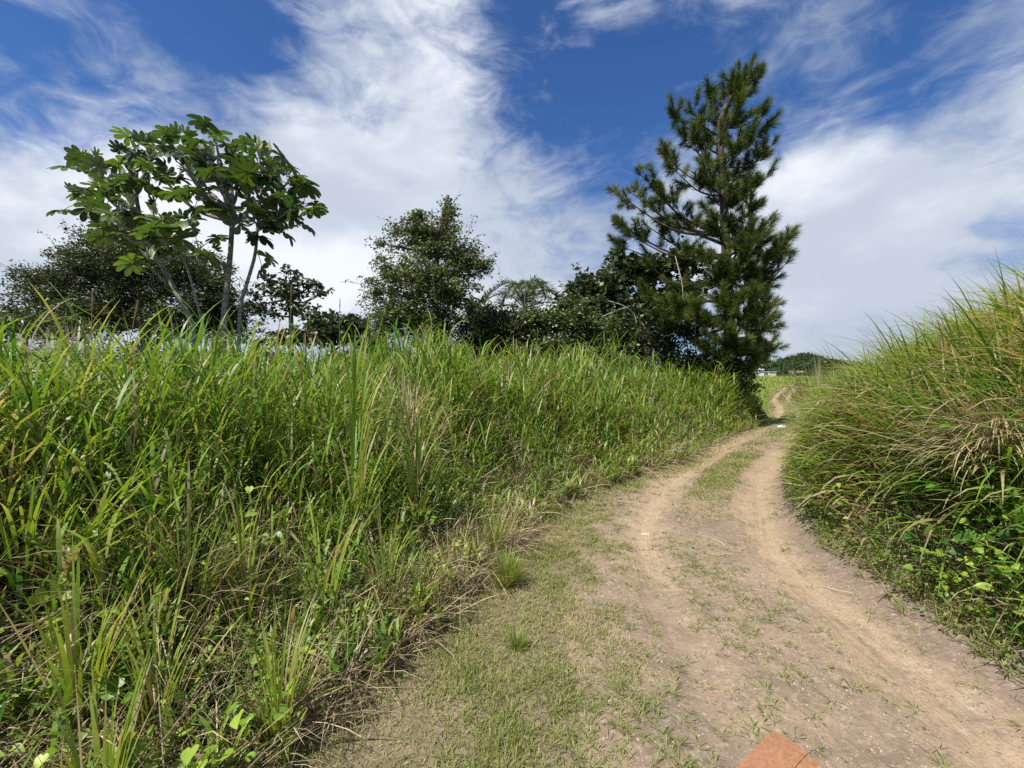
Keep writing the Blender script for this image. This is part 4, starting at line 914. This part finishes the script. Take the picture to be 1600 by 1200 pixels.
for lab_, px_, d_, n_, H_, L_, W_, b_ in [
    ('thin upright cane clump between the arching pale blades and the left picture edge', 25, 1.95, 34, .45, .75, .013, .62),
    ('slim cane clump standing right of the arching pale blades in the left bank', 290, 2.15, 40, .45, .7, .012, .55),
    ('slim cane clump behind the clump with reddish lower stalks', 380, 2.25, 40, .45, .65, .012, .66),
    ('low cane clump near the lawn, rightmost of the canes in the left bank', 600, 2.55, 44, .35, .6, .011, .6),
    ('tall slender cane clump in the left bank below the creeper clad tree', 650, 3.5, 40, .8, .8, .016, .6),
    ('upright cane clump high in the left bank below the low flat topped tree', 420, 3.3, 36, .9, .8, .018, .45),
    ('dark green cane clump high in the left bank below the cecropias', 300, 3.6, 40, .85, .8, .018, .3),
    ('yellowing cane clump low in the left bank above the bottom left creepers', 235, 1.65, 40, .2, .6, .010, .8)]:
    grass_clump('cane_clump', lab_, 'cane', px_, d_, n_, H_, L_, W_, b_, lean=.32, dryf=.15, spread=.07, bend=(.0, 1.2), group='cane clumps in the left bank', basec=(.28, .20, .09))
grass_clump('cane_clump', 'large clump of long arching green blades low on the right bank', 'cane', 1580, 2.85, 40, .35, 1.0, .024, .42, lean=.8, dryf=.04, spread=.22, azc=2.9, azs=.8, bend=(.5, 1.8))
grass_clump('cane_clump', 'clump of arching dark green blades on the right bank above the leafy creeper', 'cane', 1490, 3.3, 44, .3, .95, .024, .38, lean=.8, dryf=.05, spread=.25, azc=3.0, azs=.9, bend=(.4, 1.8))
grass_clump('cane_clump', 'spray of long glossy blades arching out over the leafy foot of the right bank', 'cane', 1575, 2.75, 34, .3, .85, .022, .34, lean=.9, dryf=.03, spread=.16, azc=3.0, azs=.7, bend=(.5, 1.7), lift=.15)
grass_clump('dry_grass_clump', 'collapsed clump of bleached straw hanging on the right bank near the picture edge', 'dry grass', 1560, 2.85, 460, .2, .5, .0075, .5, lean=1.2, dryf=1, spread=.27, azc=3.3, azs=1.0, bend=(.5, 2.2), mat=M_dry, group=None, lift=.62)
grass_clump('dry_grass_clump', 'small drooping brown straw clump in the middle of the right bank', 'dry grass', 1335, 4.9, 260, .2, .5, .010, .5, lean=1.0, dryf=1, spread=.3, azc=3.0, azs=1.2, bend=(.6, 2.2), mat=M_dry, lift=.62)
grass_clump('dry_grass_clump', 'long flattened straw clump pointing at the road at the far end of the right bank', 'dry grass', 1285, 8.8, 260, .3, 1.2, .013, .5, lean=1.3, dryf=.9, spread=.55, azc=3.5, azs=.5, bend=(.1, .7), mat=M_dry, lift=.5)
grass_clump('dry_grass_clump', 'wiry dead grass clump on the skyline of the right bank', 'dry grass', 1530, 7.6, 420, .5, .85, .009, .5, lean=1.2, dryf=.8, spread=.7, azc=3.0, azs=1.5, bend=(-.1, 1.3), mat=M_dry, lift=.35)
grass_clump('dry_grass_clump', 'straw coloured bent clump lying in the middle of the left grass bank', 'dry grass', 640, 4.2, 330, .7, .5, .007, .5, lean=1.2, dryf=.85, spread=.40, bend=(.2, 1.8), mat=M_dry, lift=.35)
grass_clump('dry_grass_clump', 'matted brown straw clump low in the left bank below the arching pale blades', 'dry grass', 230, 2.1, 420, .35, .45, .005, .5, lean=1.4, dryf=.95, spread=.42, bend=(.0, 1.2), mat=M_dry, lift=.10)
grass_clump('dry_grass_clump', 'grey tangle of dead stalks under the spreading tree above the grass line', 'dry grass', 110, 8.2, 170, .5, .9, .012, .5, lean=1.1, dryf=1, spread=.5, bend=(-.2, .9), mat=M_dry, lift=.9)

# flowering grass stalks with brown heads above the grass line
def stalk(label, px, pytop, d, lean):
    b = gpt(px, d); top = at(px + lean, pytop, d); t = Acc(); q = spline([b, (b + top) / 2 - [.01, 0, 0], top], 14); tube(t, q, np.linspace(.006, .003, 14), (.30, .28, .10), 5)
    root = empty('seed_stalk', b, label, 'grass stalk', 'seed stalks above the left grass'); t.build('stem', M_grass, root)
    h = Acc(); m = 150; u = rng.random(m); P = top - (top - b) / np.linalg.norm(top - b) * (u * .17)[:, None]; blades(h, P, U(0, 6.28, m), U(.015, .035, m) * (1 - .5 * np.abs(u - .5)), .003, U(.2, .8, m), .2, lerpc((.30, .17, .09), (.50, .36, .2), rng.random(m)), nseg=2); h.build('seed_head', M_dry, root)
    l = Acc(); m = 14; u = U(.35, .85, m); P = b + (top - b) * u[:, None]; blades(l, P, U(0, 6.28, m), U(.2, .42, m), .009, U(.3, .8, m), U(.0, .8, m), greens(m, .3, .6), nseg=5); l.build('foliage', M_grass, root)
for a in [('tall seed stalk with a brown spike at the right foot of the cecropias', 452, 445, 5.2, 3), ('leaning seed stalk with a tan spike just above the grass below the small open tree', 462, 522, 4.6, 14),
          ('thin seed stalk with a pinkish tip against the bright cloud', 531, 468, 5.4, 0), ('short seed stalk in front of the creeper clad tree', 655, 510, 5.6, 6),
          ('seed stalk standing before the dense shrub', 838, 512, 6.6, 2), ('reddish seed stalk leaning right before the dense shrub', 862, 520, 6.8, 12), ('seed stalk near the broad tree left of the pine', 912, 545, 7.4, 4),
          ('seed stalk at the left edge in front of the spreading tree', 142, 455, 4.6, 2), ('long bare seed stalk leaning far right under the spreading tree', 165, 470, 4.4, 50)]: stalk(*a)

# creepers with heart shaped leaves
def heart():
    V, F = [], []; prof = [(-.16, .22), (-.02, .44), (.22, .50), (.5, .40), (.78, .20), (1.0, .01)]
    for t, w_ in prof:
        for sg in (-1, 0, 1): V.append((sg * w_, t if sg else max(t, 0), abs(sg) * .13 * math.sin(max(t, 0) * 3) - .10 * t * t))
    for i in range(len(prof) - 1):
        for j in (0, 1): b = i * 3 + j; F.append((b, b + 1, b + 4, b + 3))
    return np.array(V, float), np.array(F)
HV, HF = heart()
def creeper(label, px, d, n, size, spread, zr, cols, group='broad leaved creepers in the grass', name='creeper_plant'):
    b = gpt(px, d); root = empty(name, b, label, 'creeper', group); st, lf = Acc(), Acc(); P = []
    for k in range(max(2, n // 6)):
        a = U(0, 6.28); e = b + np.array([math.cos(a), math.sin(a) * .7, 0]) * spread * U(.5, 1.1); e[2] = height(e[0], e[1]) + U(zr[0], zr[1]); q = spline([b + [0, 0, .02], (b + e) / 2 + [0, 0, .12], e], 9); tube(st, q, .0025, (.22, .2, .06), 4)
        for _ in range(6):
            c = q[rng.integers(2, 9)] + rng.normal(0, .04, 3); pt = c + [0, 0, U(.02, .07)]; tube(st, [c, (c + pt) / 2, pt], .0016, (.2, .25, .06), 4); P.append(pt)
    P = np.array(P); m = len(P); f = rng.normal(0, 1, (m, 3)); f[:, 2] = -abs(f[:, 2]) * .4; u = rng.normal(0, .5, (m, 3)) + [-.15, -.35, 1]
    stamp(lf, HV, HF, P, frames(f, u), size * U(.55, 1.2, m), lerpc(cols[0], cols[1], rng.random(m)))
    st.build('stem', M_leaf, root); lf.build('foliage', M_leaf, root)
LG, LY, LD = (.13, .27, .03), (.42, .55, .08), (.06, .14, .02)
for a in [('bright creeper between the straw and the lawn at the bottom of the left bank', 400, 1.8, 30, .035, .25, (.04, .16), (LG, LY)), ('creeper leaves in the grass at the left edge, half way up the bank', 70, 2.6, 26, .055, .4, (.5, .85), (LG, LY)),
          ('creeper with light green rounded leaves low at the left edge', 40, 1.75, 22, .060, .25, (.35, .55), (LG, LY)),
          ('creeper with round leaves among straw just right of the left edge cane', 200, 1.9, 26, .055, .35, (.15, .45), (LG, LY)),
          ('creeper with large lit leaves at the bottom of the picture left of the reddish cane', 300, 1.55, 34, .060, .35, (.03, .22), (LG, LY)),
          ('creeper in the bottom left corner with yellow green leaves', 170, 1.35, 30, .055, .3, (.05, .22), (LG, LY)),
          ('dark green creeper leaves in the shadow gap above the bottom edge', 262, 1.75, 18, .065, .22, (.15, .3), (LD, LG)),
          ('creeper with pale leaves climbing the middle of the left bank', 400, 2.5, 20, .055, .3, (.5, .8), (LG, LY)),
          ('creeper with one pair of bright leaves beside the straw in the left bank', 690, 3.4, 10, .05, .25, (.35, .6), (LG, LY)),
          ('small yellowish creeper at the foot of the left bank near the narrow tuft', 722, 3.1, 22, .035, .3, (.04, .2), (LG, LY)),
          ('dark leafy creeper spreading at the bottom of the left bank near the road bend', 880, 5.3, 46, .05, .7, (.05, .25), (LD, LG)),
          ('creeper with big dark leaves at the lower right edge of the picture', 1590, 2.50, 50, .085, .32, (.25, .75), (LD, LG)),
          ('creeper with glossy light leaves at the foot of the right bank', 1500, 2.62, 44, .05, .24, (.08, .4), (LG, LY)),
          ('creeper with large leaves half way up the right bank at the picture edge', 1555, 2.72, 40, .09, .42, (.55, 1.0), (LD, LG)),
          ('creeper near the bottom right corner beside the road', 1590, 2.36, 30, .045, .18, (.05, .3), (LD, LG))]: creeper(*a)

# small leaved ground creeper along the foot of both banks
gc = Acc()
def carpet(n, x0, x1, y0, y1, ok, hmax, ls, b=.5):
    p = field(n, x0, x1, y0, y1, ok); p = p[fbm(p[:, 0], p[:, 1], 1.6, 66) > .36]; P = hz(p); P[:, 2] += hmax * rng.random(len(P)) ** .7
    leaves(gc, P, ls, tgreens(len(P), b, .25, ((.035, .09, .012), (.10, .20, .025), (.24, .32, .05))), up=.9, asp=1.25)
carpet(30000, 2.2, 5, 1.0, 8, lambda x, y: (sdist(RP, x, y) > .05) & (sdist(RP, x, y) < .75), .26, .030)
carpet(16000, 4, 12, 7.5, 15, lambda x, y: (sdist(RP, x, y) > .0) & (sdist(RP, x, y) < .9), .3, .05)
carpet(16000, -1.5, 1.5, 1, 4.6, lambda x, y: (-sdist(LP, x, y) > -.06) & (-sdist(LP, x, y) < .7), .12, .024, .55)
carpet(22000, -.2, 9, 4.4, 13, lambda x, y: (-sdist(LP, x, y) > -.03) & (-sdist(LP, x, y) < .6), .28, .042, .42)
tag(gc.build('ground_creeper', M_leaf), 'carpet of small leaved creeper along the foot of both grass banks', 'ground cover', kind='stuff')

wl_ = Acc()
def weeds(n, x0, x1, y0, y1, ok, z0, z1, sz, th, seed, cb=0.0):
    p = field(n, x0, x1, y0, y1, ok); p = p[fbm(p[:, 0], p[:, 1], 1.5, seed) > th]; P = hz(p); m = len(P); P[:, 2] += U(z0, z1, m)
    f = rng.normal(0, 1, (m, 3)); f[:, 2] = -np.abs(f[:, 2]) * .4; stamp(wl_, HV * [.8, 1, 1], HF, P, frames(f, rng.normal(0, .5, (m, 3)) + [-.1, -.3, 1]), sz * U(.5, 1.25, m), lerpc(LD, LY, np.clip(rng.normal(.5 + cb, .3, m), 0, 1)))
weeds(5200, -2.6, .2, 1.1, 3.2, lambda x, y: (-sdist(LP, x, y) > -.02) & (-sdist(LP, x, y) < 1.3) & CLR(x, y), .02, .30, .034, .50, 77)
weeds(2600, -3.2, 1.5, 1.1, 5, lambda x, y: (-sdist(LP, x, y) > .3) & (-sdist(LP, x, y) < 2) & CLR(x, y), .15, .6, .036, .56, 78)
weeds(1100, 2.4, 3.8, 1.6, 3.9, lambda x, y: (sdist(RP, x, y) > .2) & (sdist(RP, x, y) < .85), .05, .5, .070, .46, 80, -.28)
weeds(2600, 2.4, 4.5, 1.2, 5, lambda x, y: (sdist(RP, x, y) > .12) & (sdist(RP, x, y) < .9), .08, .55, .040, .50, 79, -.12)
tag(wl_.build('broadleaf_weeds', M_leaf), 'low broad leaved weeds mixed into the feet of both grass banks', 'weeds', kind='stuff')

# yellow flowers at the foot of the right bank
M_petal = leafmat('petal', rough=.5, transl=.3, spec=.3)
for lab, px, d in (('yellow flowered weed at the foot of the right bank, the farther of two', 1288, 4.3), ('yellow flowered weed at the foot of the right bank, nearer to the camera', 1322, 3.95)):
    b = gpt(px, d); root = empty('flowering_weed', b, lab, 'flower', 'yellow flowered weeds'); st, lf = Acc(), Acc()
    for k in range(7):
        e = b + np.array([U(-.09, .06), U(-.08, .08), U(.24, .42)]); q = curve(b, e, 5, 0, .01); tube(st, q, .002, (.12, .2, .05), 4)
        m = 7; leaves(lf, q[rng.integers(1, 5, m)] + rng.normal(0, .015, (m, 3)), .04, tgreens(m, .6, .2, (G1, G2, G3)), asp=.8)
        fl = Acc(); m = 6; leaves(fl, np.tile(e, (m, 1)) + rng.normal(0, .004, (m, 3)), .017, np.tile((.75, .50, .03), (m, 1)), dirs=rng.normal(0, 1, (m, 3)), spread=.2, asp=1.3); fl.build('flower', M_petal, root)
    st.build('stem', M_leaf, root); lf.build('foliage', M_leaf, root)

# twigs, litter and the piece of card on the road
def twig(label, pts, r):
    q = spline([hz([[ (a - 800) / FPX * d, d]])[0] + [0, 0, r + .004 + h] for a, d, h in pts], 12); t = Acc(); tube(t, q, np.linspace(r * .6, r * .35, 12), (.6, .5, .4), 6, .1); return tag(t.build('twig', M_wood), label, 'twig', 'dry twigs on the road')
twig('pale straight dry twig lying on the middle of the road', [(1118, 4.05, 0), (1130, 3.93, .01), (1140, 3.82, 0)], .006)
twig('short pale twig just below the straight one on the road', [(1124, 3.66, 0), (1135, 3.70, .006), (1150, 3.70, 0)], .005)
twig('long pale dry stalk lying at the right edge of the road', [(1288, 3.18, 0), (1305, 3.10, .012), (1338, 2.98, .03)], .005)
b = gpt(1222, 12.6); t = Acc(); v = inball(1, 1)
def crumple(acc, c, s, n=14):
    th = np.linspace(0, math.pi, n); ph = np.linspace(0, 2 * math.pi, n + 1)[:-1]; T, PH = np.meshgrid(th, ph, indexing='ij'); r_ = 1 + rng.uniform(-.28, .28, T.shape)
    V = np.stack([np.sin(T) * np.cos(PH) * r_ * s[0], np.sin(T) * np.sin(PH) * r_ * s[1], np.cos(T) * r_ * s[2]], 2).reshape(-1, 3) + c
    i = np.arange(n - 1)[:, None] * n; j = np.arange(n)[None]; k = (j + 1) % n; acc.add(V, np.stack([i + j, i + n + j, i + n + k, i + k], 2).reshape(-1, 4), (1, 1, 1))
M_bag = plainmat('white_plastic', (.42, .43, .44), (.62, .62, .62), 6, .35); M_stone2 = plainmat('grey_stone', (.34, .29, .23), (.48, .42, .34), 12, .9, .6, .01)
t = Acc(); crumple(t, gpt(1221, 12.7) + [0, 0, .03], (.13, .08, .05)); tag(t.build('plastic_bag', M_bag, smooth=False), 'crumpled white plastic bag on the road where it bends', 'bag')
t = Acc(); crumple(t, gpt(1226, 14.6) + [0, 0, .03], (.10, .07, .05)); tag(t.build('plastic_bag', M_bag, smooth=False), 'small pale scrap of plastic at the edge of the grass beyond the crumpled bag', 'bag')
t = Acc(); crumple(t, gpt(1010, 4.32) + [0, 0, .0], (.045, .03, .012), 9); tag(t.build('flat_stone', M_stone2, smooth=False), 'flat pale stone pressed into the left wheel track', 'stone')
M_card = plainmat('brown_card', (.25, .12, .062), (.36, .175, .09), 60, .8, .35, .003)
p0 = np.array([1.144, 1.85]); ex = np.array([.534, -.845]); ey = np.array([-.825, -.565]); zc = float(height(1.1, 1.7)) + .02
root = empty('cardboard_piece', (p0[0], p0[1], zc), 'orange brown piece of cardboard with a fold lying at the bottom edge of the picture', 'cardboard')
def slab(name, u0, u1, v0, v1, z0, z1, gap=0.0):
    t = Acc(); n = 10; vs = np.linspace(v0, v1, n); V = []
    for vv_ in vs:
        for u, z in ((u0, z0), ((u0 + u1) / 2, (z0 + z1) / 2 + .002), (u1, z1)):
            q = p0 + ex * u + ey * vv_; V.append((q[0], q[1], zc + z + .003 * math.sin(vv_ * 17)))
    V = np.array(V); n3 = len(V); V = np.vstack([V, V - [0, 0, .004]]); F = []
    for i in range(n - 1):
        for j in range(2): b = i * 3 + j; F += [(b, b + 1, b + 4, b + 3), (b + n3, b + 3 + n3, b + 4 + n3, b + 1 + n3)]
        for j in (0, 2): b = i * 3 + j; F.append((b, b + 3, b + 3 + n3, b + n3))
    for b in (0, (n - 1) * 3): F += [(b, b + n3, b + 1 + n3, b + 1), (b + 1, b + 1 + n3, b + 2 + n3, b + 2)]
    t.add(V, F, (1, 1, 1)); o = t.build(name, M_card, root, smooth=False)
slab('panel', 0, .134, 0, .42, .0, .0); slab('flap', .1365, .25, .012, .41, .0, -.016)
